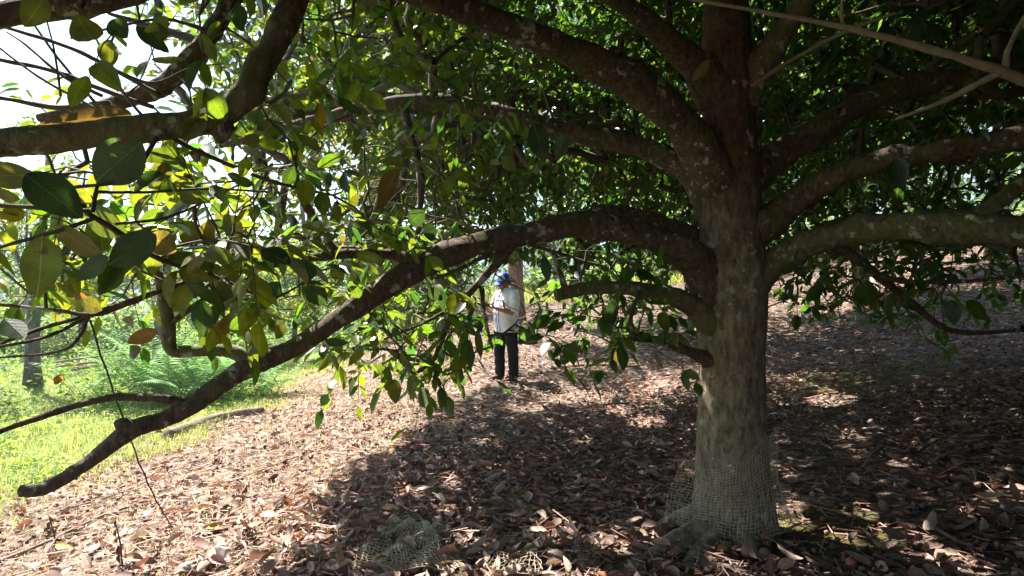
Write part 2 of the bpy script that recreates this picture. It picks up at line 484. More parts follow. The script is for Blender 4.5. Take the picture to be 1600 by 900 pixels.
def limb(name, spec, parent, m, seg=16, n=9, bump=.15, seed=0, lobes=None, skel=True):
    r = catmull(rows(spec), n)
    if parent is tree and name == "limb":      # collar where the limb leaves the trunk
        da = np.hypot(r[:, 0] - TB[0], r[:, 1] - TB[1]); k_ = np.clip((da - .17) / (2.6 * np.maximum(r[:, 3], .03)), 0, 1)
        r[:, 3] *= np.where(da < 1.2, .94 + .26 * (1 - k_) ** 2, .94)
        r[:, 3] = np.where(da < .15, np.minimum(r[:, 3], .07 + .7 * da), r[:, 3])
    V, F = tube(r[:, :3], np.maximum(r[:, 3], .002), seg, bump, True, seed, lobes)
    o = link(name, tri_mesh(name, V - TB, F, None, True, m), parent)
    if skel: SKEL.append(r[::2, :3])
    return o

def flare(ang, i):
    k = max(0, 1 - i / 16)
    return 1 + k * k * .34 * (np.sin(ang * 3 + 1.0) * .55 + np.sin(ang * 5 + .3) * .35)
trunk = limb("trunk", [(1146, 858, 3.85, 165), (1146, 835, 3.85, 148), (1148, 800, 3.85, 128), (1146, 750, 3.85, 116), (1144, 700, 3.85, 107), (1142, 640, 3.85, 99), (1142, 560, 3.85, 97),
    (1142, 490, 3.85, 106), (1141, 430, 3.85, 108), (1142, 370, 3.85, 96), (1143, 300, 3.85, 90), (1140, 200, 3.85, 82), (1136, 100, 3.85, 78), (1134, 0, 3.87, 66), (1136, -150, 3.9, 58), (1130, -350, 3.95, 50),
    (1140, -600, 4.0, 40), (1130, -900, 4.0, 28), (1135, -1250, 4.0, 14), (1135, -1500, 4, 5)], tree, M_bark, 44, 10, .045, 1, flare)

# roots at the foot
for k, spec in enumerate([[(1125, 815, 3.78, 70), (1085, 838, 3.65, 46), (1040, 860, 3.55, 34), (1000, 885, 3.5, 20), (985, 905, 3.5, 10)],
                          [(1135, 820, 3.75, 60), (1110, 845, 3.6, 36), (1085, 872, 3.45, 24), (1070, 890, 3.4, 16), (1060, 910, 3.4, 8)],
                          [(1165, 815, 3.72, 70), (1170, 838, 3.6, 50), (1172, 860, 3.5, 30), (1175, 885, 3.45, 10)],
                          [(1100, 805, 3.85, 46), (1060, 815, 3.9, 30), (1025, 830, 3.9, 18), (1000, 850, 3.9, 8)]]):
    limb("root", spec, trunk, M_bark, 12, 6, .12, 30 + k, None, False)

L = {}
def main_limb(key, spec, m=M_limb, seg=14, **k):
    L[key] = limb("limb", spec, tree, m, seg, seed=len(L) + 50, **k)
def side(key, spec, m=M_limb, seg=8, name="branch", n=5, **k):
    return limb(name, spec, L[key] if key else tree, m, seg, n, seed=random.randrange(9999), **k)

main_limb('l1', [(1140, 478, 3.85, 72), (1105, 432, 3.78, 58), (1070, 398, 3.72, 50), (1000, 365, 3.65, 44), (920, 352, 3.58, 42), (850, 360, 3.5, 40), (770, 376, 3.4, 40), (690, 402, 3.3, 40), (620, 437, 3.18, 39),
    (540, 492, 3.05, 36), (460, 541, 2.92, 33), (392, 572, 2.8, 33), (300, 632, 2.65, 29), (255, 656, 2.58, 29), (205, 672, 2.5, 31), (130, 728, 2.4, 24), (70, 763, 2.32, 21), (30, 768, 2.28, 19)])
side('l1', [(648, 410, 3.22, 26), (610, 398, 3.2, 17), (540, 397, 3.1, 15), (450, 408, 2.95, 13), (330, 431, 2.75, 11), (250, 455, 2.6, 9), (170, 482, 2.5, 8), (60, 515, 2.35, 6), (-20, 545, 2.2, 5)])
side('l1', [(530, 396, 3.1, 15), (510, 375, 3.1, 14), (490, 340, 3.1, 13), (468, 300, 3.1, 12), (460, 260, 3.1, 11), (462, 235, 3.1, 9)])
side('l1', [(400, 566, 2.8, 24), (350, 548, 2.78, 19), (300, 549, 2.75, 19), (268, 545, 2.72, 21), (262, 505, 2.7, 19), (258, 470, 2.7, 16), (250, 440, 2.68, 15), (240, 400, 2.66, 9)], M_mosslimb)
side('l1', [(268, 505, 2.7, 10), (300, 480, 2.7, 8), (340, 455, 2.75, 6), (400, 430, 2.8, 4)])
side('l1', [(285, 632, 2.62, 18), (250, 622, 2.58, 13), (170, 622, 2.48, 11), (100, 640, 2.4, 10), (40, 660, 2.3, 9), (-40, 690, 2.2, 8)])
side('l1', [(246, 455, 2.66, 9), (190, 478, 2.55, 9), (140, 492, 2.45, 8), (90, 485, 2.4, 6), (-20, 474, 2.3, 5)])
side('l1', [(140, 492, 2.45, 7), (105, 512, 2.4, 6), (60, 530, 2.3, 5), (-20, 545, 2.2, 4)])
side('l1', [(138, 492, 2.45, 6), (125, 525, 2.4, 5), (90, 550, 2.35, 4), (-20, 560, 2.3, 3)])
side('l1', [(205, 668, 2.5, 24), (190, 664, 2.47, 22), (183, 668, 2.46, 17)], name="knot")
side('l1', [(800, 372, 3.42, 22), (786, 400, 3.42, 15), (757, 432, 3.4, 13), (727, 465, 3.4, 12), (706, 492, 3.4, 12), (690, 530, 3.4, 10), (675, 565, 3.4, 7), (640, 590, 3.4, 4)])
side('l1', [(752, 448, 3.4, 8), (757, 490, 3.4, 6), (764, 525, 3.4, 5), (770, 545, 3.4, 4)])
side('l1', [(720, 470, 3.4, 8), (690, 490, 3.35, 6), (650, 510, 3.3, 4), (600, 530, 3.25, 3)])
side('l1', [(795, 398, 3.4, 9), (760, 400, 3.35, 7), (720, 420, 3.3, 6), (680, 435, 3.2, 4)])
main_limb('l1b', [(1130, 420, 3.95, 50), (1080, 375, 3.95, 40), (1030, 350, 3.9, 34), (980, 338, 3.85, 30), (940, 332, 3.8, 26), (928, 334, 3.8, 20)])
main_limb('l2', [(1140, 515, 3.85, 60), (1085, 480, 3.75, 36), (1040, 460, 3.7, 29), (985, 450, 3.65, 24), (930, 450, 3.6, 22), (890, 456, 3.55, 21), (868, 461, 3.52, 17)], M_mosslimb)
side('l2', [(884, 455, 3.55, 13), (878, 435, 3.55, 9), (868, 410, 3.55, 7), (862, 390, 3.55, 5)])
main_limb('l3', [(1140, 580, 3.85, 40), (1085, 552, 3.75, 20), (1040, 535, 3.65, 15), (1000, 528, 3.6, 13), (970, 529, 3.55, 11), (958, 545, 3.52, 8), (955, 562, 3.5, 6)])
side('l3', [(1000, 528, 3.6, 11), (985, 505, 3.6, 9), (990, 480, 3.6, 7), (1000, 455, 3.6, 4)])
main_limb('l4', [(1140, 320, 3.85, 80), (1105, 255, 3.8, 66), (1070, 195, 3.7, 60), (1000, 140, 3.55, 56), (900, 85, 3.4, 50), (800, 42, 3.2, 46), (700, 8, 3.0, 43), (600, -35, 2.8, 40), (480, -80, 2.6, 36), (300, -140, 2.3, 30)], M_limb, 16)
main_limb('l5', [(1140, 350, 3.9, 64), (1090, 280, 3.95, 46), (1040, 245, 4.0, 40), (970, 222, 4.05, 36), (900, 210, 4.1, 33), (800, 182, 4.15, 30), (700, 160, 4.2, 28), (600, 165, 4.2, 24), (500, 185, 4.2, 19), (400, 215, 4.2, 13), (300, 235, 4.2, 7)])
side('l5', [(630, 166, 4.2, 16), (640, 210, 4.15, 14), (655, 260, 4.1, 12), (657, 320, 4.05, 9), (650, 370, 4.0, 5)])
main_limb('l6', [(1135, 160, 3.85, 60), (1085, 100, 3.75, 46), (1040, 60, 3.65, 38), (970, 5, 3.5, 34), (900, -45, 3.3, 28), (800, -110, 3.1, 18)])
main_limb('r1', [(1140, 455, 3.85, 76), (1195, 420, 3.78, 48), (1235, 392, 3.7, 42), (1290, 370, 3.55, 46), (1360, 360, 3.4, 44), (1440, 355, 3.25, 46), (1520, 356, 3.1, 52), (1600, 362, 3.0, 46), (1720, 375, 2.9, 40), (1900, 380, 2.8, 30)], M_mosslimb, 16)
side('r1', [(1515, 350, 3.1, 34), (1555, 318, 3.1, 26), (1620, 270, 3.1, 22), (1720, 200, 3.1, 16)], M_mosslimb)
side('r1', [(1290, 380, 3.55, 20), (1330, 398, 3.6, 15), (1370, 430, 3.7, 13), (1420, 470, 3.8, 11), (1475, 512, 3.9, 9), (1530, 520, 4.0, 7), (1600, 515, 4.1, 5)])
side('r1', [(1370, 430, 3.7, 10), (1420, 440, 3.6, 8), (1500, 440, 3.5, 7), (1620, 430, 3.4, 5)])
main_limb('r2', [(1140, 395, 3.85, 64), (1190, 355, 3.78, 46), (1250, 310, 3.7, 40), (1310, 272, 3.55, 38), (1400, 246, 3.35, 38), (1500, 231, 3.2, 38), (1600, 216, 3.1, 38), (1750, 195, 3.0, 32), (1900, 170, 2.9, 24)], M_limb, 16)
main_limb('r3', [(1140, 300, 3.85, 64), (1190, 262, 3.95, 48), (1250, 220, 4.0, 43), (1330, 172, 4.0, 42), (1420, 135, 4.0, 41), (1520, 115, 4.0, 40), (1640, 100, 4.0, 34), (1800, 80, 4.0, 26)], M_limb, 16)
main_limb('r4', [(1138, 195, 3.85, 64), (1175, 130, 3.8, 42), (1215, 62, 3.7, 38), (1262, -5, 3.6, 36), (1320, -80, 3.5, 32), (1400, -180, 3.3, 24)], M_mosslimb)
side('r4', [(1170, 138, 3.75, 9), (1230, 98, 3.6, 7), (1320, 50, 3.4, 6), (1400, 20, 3.2, 5)], M_paletwig)
side('r1', [(1500, -300, 1.9, 26), (1360, -60, 1.8, 15), (1180, 15, 1.75, 10), (1060, -5, 1.7, 5)], M_paletwig, skel=False) if False else None
main_limb('nr', [(1800, 235, 1.9, 30), (1660, 155, 1.85, 21), (1565, 112, 1.8, 16), (1450, 76, 1.8, 13), (1320, 43, 1.8, 10), (1200, 20, 1.8, 7), (1060, -5, 1.8, 6)], M_paletwig, 8, skel=False)
side('nr', [(1562, 113, 1.8, 12), (1520, 135, 1.82, 10), (1470, 160, 1.84, 8), (1400, 186, 1.86, 4)], M_paletwig, skel=False)
side('nr', [(1570, 113, 1.8, 10), (1578, 70, 1.8, 8), (1615, 5, 1.8, 7), (1650, -50, 1.8, 6)], M_paletwig, skel=False)
side('nr', [(1318, 43, 1.8, 6), (1315, 20, 1.8, 5), (1318, -30, 1.8, 4)], M_paletwig, skel=False)
main_limb('f1', [(-260, 240, 1.9, 66), (-60, 226, 1.95, 58), (20, 221, 2.0, 52), (100, 216, 2.05, 46), (200, 205, 2.1, 43), (290, 192, 2.15, 40), (340, 186, 2.18, 42), (378, 155, 2.2, 46), (405, 112, 2.25, 44), (428, 70, 2.3, 44), (452, 15, 2.35, 46), (480, -70, 2.45, 46), (560, -170, 2.6, 46), (620, -80, 2.78, 30)], M_mosslimb, 16)
main_limb('f2', [(60, 185, 2.6, 12), (150, 168, 2.6, 22), (220, 150, 2.6, 28), (270, 118, 2.6, 29), (312, 75, 2.62, 30), (345, 30, 2.65, 32), (375, -30, 2.7, 33), (440, -90, 2.7, 24)])
side('f1', [(350, 195, 2.18, 40), (345, 212, 2.16, 24), (343, 222, 2.15, 10)], M_limb, name="knot")
side('f1', [(-40, 35, 2.2, 40), (60, 15, 2.25, 36), (150, 5, 2.3, 33), (230, -15, 2.35, 28), (330, -80, 2.4, 20)])
# bare twigs against the sky and between the limbs on the left
for k, (key, spec) in enumerate([
    ('f2', [(250, 150, 2.55, 8), (190, 115, 2.5, 7), (110, 75, 2.4, 6), (0, 40, 2.3, 5)]), ('f2', [(240, 168, 2.5, 7), (160, 140, 2.45, 7), (80, 110, 2.4, 7), (-20, 90, 2.3, 6)]),
    ('f2', [(170, 160, 2.4, 9), (90, 168, 2.4, 8), (30, 158, 2.35, 7), (-20, 150, 2.3, 6)]), ('f2', [(160, 150, 2.5, 6), (100, 120, 2.4, 5), (40, 70, 2.35, 3), (10, 50, 2.3, 2)]),
    ('f2', [(150, 162, 2.5, 5), (90, 90, 2.4, 4), (40, 20, 2.35, 3), (10, -20, 2.3, 2)]), ('f2', [(95, 150, 2.4, 4), (85, 80, 2.4, 3), (70, 20, 2.4, 2)]),
    ('f1', [(210, 205, 2.1, 6), (150, 170, 2.2, 5), (60, 120, 2.2, 4), (-20, 60, 2.2, 3)]), ('f1', [(230, 190, 2.1, 5), (190, 140, 2.2, 4), (150, 60, 2.2, 3), (120, 0, 2.2, 2)]),
    ('f2', [(180, 110, 2.4, 5), (240, 130, 2.5, 5), (300, 105, 2.5, 3), (350, 100, 2.5, 2)]), ('f2', [(330, 50, 2.6, 7), (260, 30, 2.5, 5), (190, 40, 2.4, 4), (110, 60, 2.3, 3)]),
    ('f1', [(255, 205, 2.1, 9), (300, 232, 2.3, 8), (370, 262, 2.5, 7), (430, 285, 2.6, 6), (520, 305, 2.8, 4)]), ('f1', [(245, 215, 2.1, 8), (215, 262, 2.0, 7), (180, 285, 1.95, 6), (120, 292, 1.9, 5), (60, 300, 1.9, 3)]),
    ('f1', [(140, 330, 1.8, 9), (70, 325, 1.75, 8), (-30, 320, 1.7, 7)]), ('f1', [(420, 470, 2.5, 5), (330, 430, 2.3, 7), (250, 405, 2.1, 9), (200, 372, 1.95, 9), (140, 335, 1.85, 9), (120, 318, 1.8, 9), (60, 322, 1.75, 8)]),
    ('f1', [(150, 340, 1.85, 7), (100, 358, 1.8, 7), (40, 375, 1.75, 6), (-30, 395, 1.7, 5)]), ('f1', [(145, 330, 1.85, 7), (150, 300, 1.9, 6), (155, 280, 2.0, 5)]),
    ('f1', [(150, 300, 2.0, 6), (230, 300, 2.3, 5), (330, 295, 2.5, 4), (420, 300, 2.6, 3)]), ('f1', [(180, 350, 2.1, 5), (260, 340, 2.3, 5), (330, 310, 2.5, 4), (390, 280, 2.6, 3)])]):
    side(key, spec, M_twig, 6, "twig")

# ------------------------------------------------------------------ the orchard tree: leafy sprays
DENS = np.array([
    [1, 2, 4, 8, 9, 9, 9, 9, 9, 9, 9, 9, 9, 9, 9, 9],
    [.5, .7, 3, 7, 9, 9, 9, 9, 9, 9, 9, 7, 8, 8, 9, 8],
    [1.5, 2, 3.5, 5, 5, 2, 7, 9, 9, 9, 8, 6, 7, 7, 7, 5],
    [2, 2, 2, 3, 3, 5, 8, 9, 7, 7, 7, 6, 8, 8, 8, 4],
    [1, 1, 1, 1, 1, 2, 4, 1.5, 1, 4, 2, 1, 2, 3, 3, 2],
    [.5, 0, .3, .5, .5, 2, 3, 0, .5, 2, .5, 0, 0, 0, .5, 0],
    [0] * 16,
    [0] * 16, [0] * 16], float) / 9

# gaps cut into the crown along the sun's line, to light chosen spots
HOLES = [(5.1, 6.4, .16), (5.5, 6.3, .10), (4.9, 6.7, .10), (2.9, 7.6, .2), (4.3, 7.3, .12), (3.3, 7.5, .12), (2.1, 4.6, .07), (1.5, 6.9, .22), (3.2, 4.6, .07), (.9, 8.6, .5), (2.7, 3.6, .06), (3.6, 5.2, .06), (.2, 8.0, .25),
         (5.6, 5.6, .10), (-.3, 6.4, .10), (.7, 6.2, .10), (3.0, 9.6, .3), (5.4, 8.2, .15), (.1, 5.6, .05), (.5, 5.0, .05), (3.4, 4.0, .05), (2.9, 4.2, .04), (4.4, 5.9, .06), (2.2, 9.0, .25), (1.3, 7.6, .18), (3.7, 8.6, .15)]
BEAMS = [(P(620, 510, 3.4), .62), (P(800, 525, 3.4), .3), (P(250, 350, 2.6), .58), (P(110, 400, 1.9), .25), (P(430, 380, 3.0), .45), (P(640, 320, 3.7), .35), (P(950, 520, 3.5), .2), (P(1292, 372, 3.5), .06), (P(1108, 690, 3.7), .05), (P(360, 165, 2.2), .10),
         (P(1222, 50, 3.7), .10), (P(1230, 520, 7.0), .25), (P(795, 480, 10), .42), (P(795, 545, 10), .3), (P(930, 338, 3.8), .06)]
br = np.random.default_rng(12)
# each gap over the right-hand litter is a cluster of small ones
HOLES = [h for h in HOLES if h[0] < 2 or h[2] < .08] + [(h[0] + br.normal(0, h[2] * 1.4), h[1] + br.normal(0, h[2] * 1.2), br.uniform(.035, .085)) for h in HOLES if h[0] >= 2 and h[2] >= .08 for _ in range(5)]
for _ in range(64):  # random gaps added to speckle the upper crown with sunlight
    BEAMS.append((P(br.uniform(400, 1080), br.uniform(-10, 370), br.uniform(4.2, 7.0)), br.uniform(.06, .13)))
for _ in range(22):
    BEAMS.append((P(br.uniform(1190, 1600), br.uniform(60, 400), br.uniform(4.4, 6.8)), br.uniform(.05, .11)))
def sunny(p, pad=0.0):
    """whether a leaf here would block the sun from a spot kept lit"""
    t = p[:, 2] / SUN[2]
    sx = p[:, 0] - SUN[0] * t; sy = p[:, 1] - SUN[1] * t
    edge = np.where(sy < 7, -1.35, -1.35 + (sy - 7) * .42) + .22 * np.sin(sy * 2.1) + .1 * np.sin(sy * 5.3)
    px, py, d = proj(p)
    near = (px > -60) & (px < 900) & (py > -60) & (py < 900) & (d > .3) & (d < 4.6) & (p[:, 2] < 2.9)
    out = (sx < edge + pad) & ~near
    for hx, hy, hr in HOLES: out |= np.hypot(sx - hx, sy - hy) < hr
    for c, r in BEAMS:
        q = p - c; al = q @ SUN
        out |= (al > (.5 if r > .2 else .3)) & (np.linalg.norm(q - al[:, None] * SUN, axis=1) < r)
    return out

def crown_points():
    n = 90000 + 80000
    r = np.sqrt(rng.uniform(0, 1, n)) * 5.8; n1 = 90000; th = rng.uniform(0, 2 * math.pi, n)
    z = rng.uniform(.75, 9.5, n)
    R = np.where(z < 3, 5.2, 5.3 * np.clip(1 - (z - 3) / 7, 0, 1) ** .7)
    q = r / np.maximum(R, .1)
    inner = np.where(z < 2.4, .42, .25)
    p = np.stack([TB[0] + r * np.cos(th), TB[1] + .1 + r * np.sin(th), z], 1)
    keep = (q < 1) & (q > inner) & (rng.uniform(0, 1, n) < .42 + .5 * q)
    # skirt only at the rim
    keep &= ~((z < 1.5) & (q < .55))
    # clumps and gaps
    g = np.sin(p[:, 0] * 2.3 + 1) * np.sin(p[:, 1] * 2.1 + 2) * np.sin(p[:, 2] * 2.6) + .5 * np.sin(p[:, 0] * 5.1) * np.sin(p[:, 1] * 4.7) * np.sin(p[:, 2] * 5.3)
    keep &= rng.uniform(-.9, .7, n) < g + .35
    px, py, d = proj(p)
    inside = (d > .3) & (px > -60) & (px < 1660) & (py > -60) & (py < 960)
    ci = np.clip((px // 100).astype(int), 0, 15); cj = np.clip((py // 100).astype(int), 0, 8)
    keep &= ~inside | (rng.uniform(0, 1, n) < DENS[cj, ci])
    dmin = np.where(px < 420, 1.9, np.where(px < 640, 2.7, 3.4))
    near = (d > -.2) & (px > -500) & (px < 2100) & (py > -350) & (py < 1300)
    keep &= ~(near & (d < dmin))
    keep &= np.linalg.norm(p - np.array((0, 0, CAMZ)), axis=1) > 1.3
    keep &= ~((py > 960) & (d > 0)) | (z > 3)
    keep &= ~sunny(p, .12)
    keep &= (np.arange(n) < n1) | ((~inside | ((DENS[cj, ci] > .6) & (rng.uniform(0, 1, n) < .75))) & (z > 2.5))
    return p[keep]

sp_ = crown_points()
# the drooping, sunlit sprays on the near left branch
extra = []
for (x0, x1, y0, y1, d0, d1, n) in ((540, 720, 450, 580, 3.1, 3.7, 38), (560, 740, 500, 570, 3.2, 3.7, 10), (760, 850, 498, 530, 3.3, 3.6, 5), (880, 1010, 480, 545, 3.3, 3.7, 12), (20, 480, 240, 470, 2.2, 3.2, 42), (300, 560, 260, 480, 2.8, 3.6, 20),
                                    (120, 420, 330, 420, 1.9, 2.6, 16), (560, 720, 230, 400, 3.2, 4.2, 36), (1230, 1500, 380, 480, 3.4, 4.2, 26), (870, 1000, 380, 470, 3.5, 4.0, 20)):
    for _ in range(n):
        extra.append(P(rng.uniform(x0, x1), rng.uniform(y0, y1), rng.uniform(d0, d1)))
# the crown's broad left shoulder, whose shade lies across the litter
for _ in range(1500):
    gy_ = rng.uniform(3.4, 10.5); e_ = -1.3 if gy_ < 7 else -1.3 + (gy_ - 7) * .42
    gx_ = e_ + rng.uniform(0, 1) ** 1.3 * 2.4; h_ = rng.uniform(2.9, 6.2)
    p_ = np.array((gx_ + SUN[0] / SUN[2] * h_, gy_ + SUN[1] / SUN[2] * h_, h_))
    qx, qy, qd = proj(p_)
    if 0 < qx < 1600 and 0 < qy < 900 and rng.uniform() > DENS[int(qy // 100), int(qx // 100)] * 1.1: continue
    if sunny(p_[None], .05)[0]: continue
    extra.append(p_)
sp_ = np.vstack([sp_, np.array(extra)])
NEX = len(extra)

def grow(sprays):
    """join every spray to the nearest wood; returns twig mesh rows and each spray's heading"""
    nodes0 = np.vstack(SKEL)
    n0 = len(nodes0)
    cap = n0 + 2 * len(sprays) + 10
    nodes = np.empty((cap, 3)); nodes[:n0] = nodes0
    parent = np.full(cap, -1); cnt = np.zeros(cap)
    dist = np.array([np.min(((nodes0 - s) ** 2).sum(1)) for s in sprays])
    k = n0
    head = np.zeros((len(sprays), 3)); me_ = np.zeros(len(sprays), int)
    for i in np.argsort(dist):
        s = sprays[i]
        dd = ((nodes[:k] - s) ** 2).sum(1)
        j = int(np.argmin(dd))
        mid = (nodes[j] + s) * .5 + rng.normal(0, .06, 3) * min(1, math.sqrt(dd[j])) + (0, 0, .05 * math.sqrt(dd[j]))
        nodes[k] = mid; parent[k] = j; nodes[k + 1] = s; parent[k + 1] = k
        head[i] = s - mid; me_[i] = k + 1
        k += 2
    for q in range(k - 1, n0 - 1, -1):
        cnt[q] += .5
        if parent[q] >= n0: cnt[parent[q]] += cnt[q]
    acc = Acc()
    idxs = np.arange(n0 + 1, k, 2)
    for q in idxs:
        m = parent[q]; j = parent[m]
        r1 = min(.0022 * math.sqrt(cnt[m] + 1) + .0012, .03); r2 = min(.0022 * math.sqrt(cnt[q] + .5) + .001, .03)
        V, F = tube(np.array([nodes[j], nodes[m], nodes[q]]), (r1 * 1.1, r1, r2), 4, 0, False)
        acc.add(V, F)
    return acc, head

twacc, head = grow(sp_)
nS = len(sp_)
K = 9
hd = nrm(nrm(head) * .9 + rng.normal(0, .35, (nS, 3)) + (0, 0, -.12))
Ls = rng.uniform(.22, .42, nS)
tipp = sp_ + hd * Ls[:, None]
for i in range(nS):
    mid = (sp_[i] + tipp[i]) / 2 + (0, 0, .02)
    V, F = tube(np.array([sp_[i], mid, tipp[i] - (0, 0, .02)]), (.0028, .0024, .0014), 3, 0, False)
    twacc.add(V, F)
sidev = nrm(np.cross(hd, rng.normal(0, .5, (nS, 3)) + (0, 0, 1)))
t = (np.arange(K) // 2 + .6) / (K // 2 + .6)
t = np.where(np.arange(K) == K - 1, 1.0, t)
sg = np.where(np.arange(K) % 2 == 0, 1.0, -1.0)
pos = sp_[:, None] + hd[:, None] * (Ls[:, None] * t[None])[..., None]
last = (np.arange(K) == K - 1)
axv = hd[:, None] * np.where(last, 1.3, .65)[None, :, None] + sidev[:, None] * (sg * np.where(last, 0.1, .85))[None, :, None] + rng.normal(0, .28, (nS, K, 3)) + np.array((0, 0, -.38))
nrv = rng.normal(0, .42, (nS, K, 3)) + np.array((0, 0, 1.0))
use = rng.uniform(0, 1, (nS, K)) < .86
lp = pos[use]; la = nrm(axv[use]); ln = nrv[use]
nL = len(lp)
lsz = rng.uniform(.08, .135, nL)
ltint = leaf_tints(nL, rng)
# many leaves turn a lighter yellow-green towards the left
fresh = sstep(.3, -1.2, lp[:, 0])[:, None] * (rng.uniform(0, 1, (nL, 1)) < .6)
ltint = ltint * (1 - fresh) + fresh * np.array((.125, .138, .022)) * rng.uniform(.7, 1.2, (nL, 1))
lk = rng.integers(0, 4, nL)
# keep leaves off the person's place in the view and the trunk, then find the largest in view
cpx, cpy, cd = proj(lp + la * lsz[:, None] * .5)
ctr = lp + la * lsz[:, None] * .5
bad = sunny(ctr)
bad |= (cpx > 752) & (cpx < 830) & (cpy > 415) & (cpy < 508)
bad |= (cpx > 755) & (cpx < 850) & (cpy > 505) & (cpy < 605) & (rng.uniform(0, 1, nL) < np.where(cpy < 555, .5, .8))
bad |= (cpx > 1092) & (cpx < 1190) & (cd < 3.9) & (cpy > 230) & (cpy < 860)
bad |= (cpx > 1190) & (cpx < 1420) & (cpy > 505) & (cpy < 900)
bad |= (cpx > 20) & (cpx < 200) & (cpy < 180) & (cpy > 40) & (rng.uniform(0, 1, nL) < .55)
inview = (cpx > 0) & (cpx < 1600) & (cpy > 0) & (cpy < 900) & (cd > .3)
appar = np.where(inview & ~bad, lsz / np.maximum(cd, .3) * (.5 + .5 * np.abs((nrm(np.cross(la, np.cross(ln, la))) * nrm(lp - (0, 0, CAMZ))).sum(1))), 0)
order = np.argsort(-appar)

# leaves seen one by one, taken from the photograph: base, tip, distance, width, colour
TINTS = {'dark': (.020, .042, .026), 'green': (.045, .085, .018), 'fresh': (.070, .10, .02), 'olive': (.065, .072, .024), 'yellow': (.13, .12, .02), 'tan': (.12, .095, .05),
         'rust': (.052, .030, .026), 'teal': (.04, .065, .06), 'orange': (.14, .065, .025), 'pale': (.16, .18, .12)}
HAND = [(30, 322, 12, 348, 1.9, 24, 'yellow'), (445, 505, 430, 530, 2.7, 16, 'olive'), (520, 415, 535, 440, 3.0, 20, 'fresh'), (330, 290, 352, 312, 2.4, 20, 'teal'), (555, 300, 548, 330, 3.2, 18, 'olive'), (66, 368, 66, 462, 1.75, 64, 'fresh'), (86, 352, 162, 406, 1.8, 36, 'tan'), (244, 366, 164, 416, 1.85, 56, 'dark'), (168, 400, 118, 438, 1.8, 28, 'teal'), (233, 368, 277, 392, 2.0, 40, 'tan'),
    (40, 272, 126, 336, 1.7, 54, 'dark'), (-25, 275, 62, 272, 1.7, 44, 'olive'), (222, 222, 146, 288, 1.9, 62, 'teal'), (206, 178, 74, 192, 2.15, 34, 'rust'), (118, 22, 150, 72, 2.0, 46, 'olive'),
    (70, -5, 40, 40, 2.0, 44, 'olive'), (172, 32, 198, 58, 2.1, 34, 'dark'), (214, 38, 264, 86, 2.1, 26, 'dark'), (172, 62, 168, 106, 2.1, 30, 'olive'), (136, 330, 196, 366, 2.2, 44, 'fresh'), (150, 335, 165, 395, 2.3, 40, 'fresh'),
    (290, 436, 322, 462, 2.5, 26, 'dark'), (372, 425, 338, 476, 2.5, 28, 'olive'), (436, 440, 414, 476, 2.6, 28, 'dark'), (476, 440, 510, 476, 2.7, 34, 'dark'), (246, 516, 198, 536, 2.4, 22, 'orange'), (204, 540, 214, 562, 2.4, 22, 'olive'),
    (366, 488, 332, 536, 2.5, 24, 'orange'), (624, 264, 580, 322, 3.0, 42, 'rust'), (785, 245, 806, 268, 3.2, 20, 'fresh'), (690, 306, 712, 270, 3.1, 18, 'fresh'), (712, 265, 736, 288, 3.1, 22, 'fresh'),
    (606, 572, 604, 613, 3.2, 18, 'green'), (834, 192, 850, 250, 3.2, 32, 'dark'), (888, 208, 868, 250, 3.2, 24, 'teal'), (6, 498, 38, 530, 2.2, 34, 'dark'), (1108, 92, 1082, 128, 3.2, 16, 'pale'),
    (1352, 440, 1354, 480, 3.4, 30, 'green'), (1486, 468, 1492, 506, 3.5, 26, 'teal'), (1402, 248, 1408, 292, 3.0, 30, 'dark'), (1510, 470, 1548, 500, 3.6, 24, 'green'), (1600, 246, 1560, 262, 2.9, 14, 'green'),
    (-10, 300, 30, 310, 1.9, 26, 'tan'), (5, 345, 20, 322, 1.9, 26, 'yellow'), (300, 312, 252, 342, 2.4, 18, 'teal'), (300, 345, 290, 385, 2.5, 28, 'olive'), (350, 335, 380, 380, 2.6, 26, 'olive'),
    (325, 345, 322, 388, 2.5, 24, 'tan'), (210, 250, 300, 232, 2.2, 22, 'fresh'), (262, 250, 240, 290, 2.3, 26, 'olive'), (130, 470, 158, 484, 2.4, 26, 'yellow'), (100, 455, 135, 465, 2.4, 16, 'orange'),
    (395, 440, 415, 455, 2.6, 18, 'yellow'), (55, 190, 30, 205, 2.1, 18, 'fresh'), (190, 500, 215, 512, 2.5, 18, 'yellow'), (95, 585, 86, 600, 2.4, 12, 'orange'), (460, 495, 462, 516, 2.7, 10, 'dark'),
    (690, 455, 700, 492, 3.3, 20, 'dark'), (670, 450, 690, 468, 3.3, 20, 'teal'), (745, 515, 752, 560, 3.3, 14, 'olive'), (850, 400, 856, 440, 3.5, 16, 'dark'), (890, 540, 880, 570, 3.4, 20, 'green'), (955, 470, 958, 506, 3.4, 22, 'dark'),
    (970, 452, 945, 500, 3.4, 16, 'green'), (640, 350, 662, 330, 3.4, 24, 'dark'), (606, 348, 604, 380, 3.3, 22, 'dark'), (668, 348, 676, 378, 3.3, 20, 'dark')]
NHAND = len(HAND)
n_ind = 298 - NHAND
ind = order[:n_ind]
mask = np.ones(nL, bool); mask[ind] = False; mask &= ~bad
acc = Acc()
m_ = np.nonzero(mask)[0]
scatter(acc, LOW, lp[m_], la[m_], ln[m_], lsz[m_], ltint[m_], lk[m_])
crown = link("leaves", acc.mesh("leaves", M_leaf, True, TB), tree); tag(crown, kind="stuff")
tw = link("twigs", twacc.mesh("twigs", M_twig, True, TB), tree); tag(tw, kind="stuff")

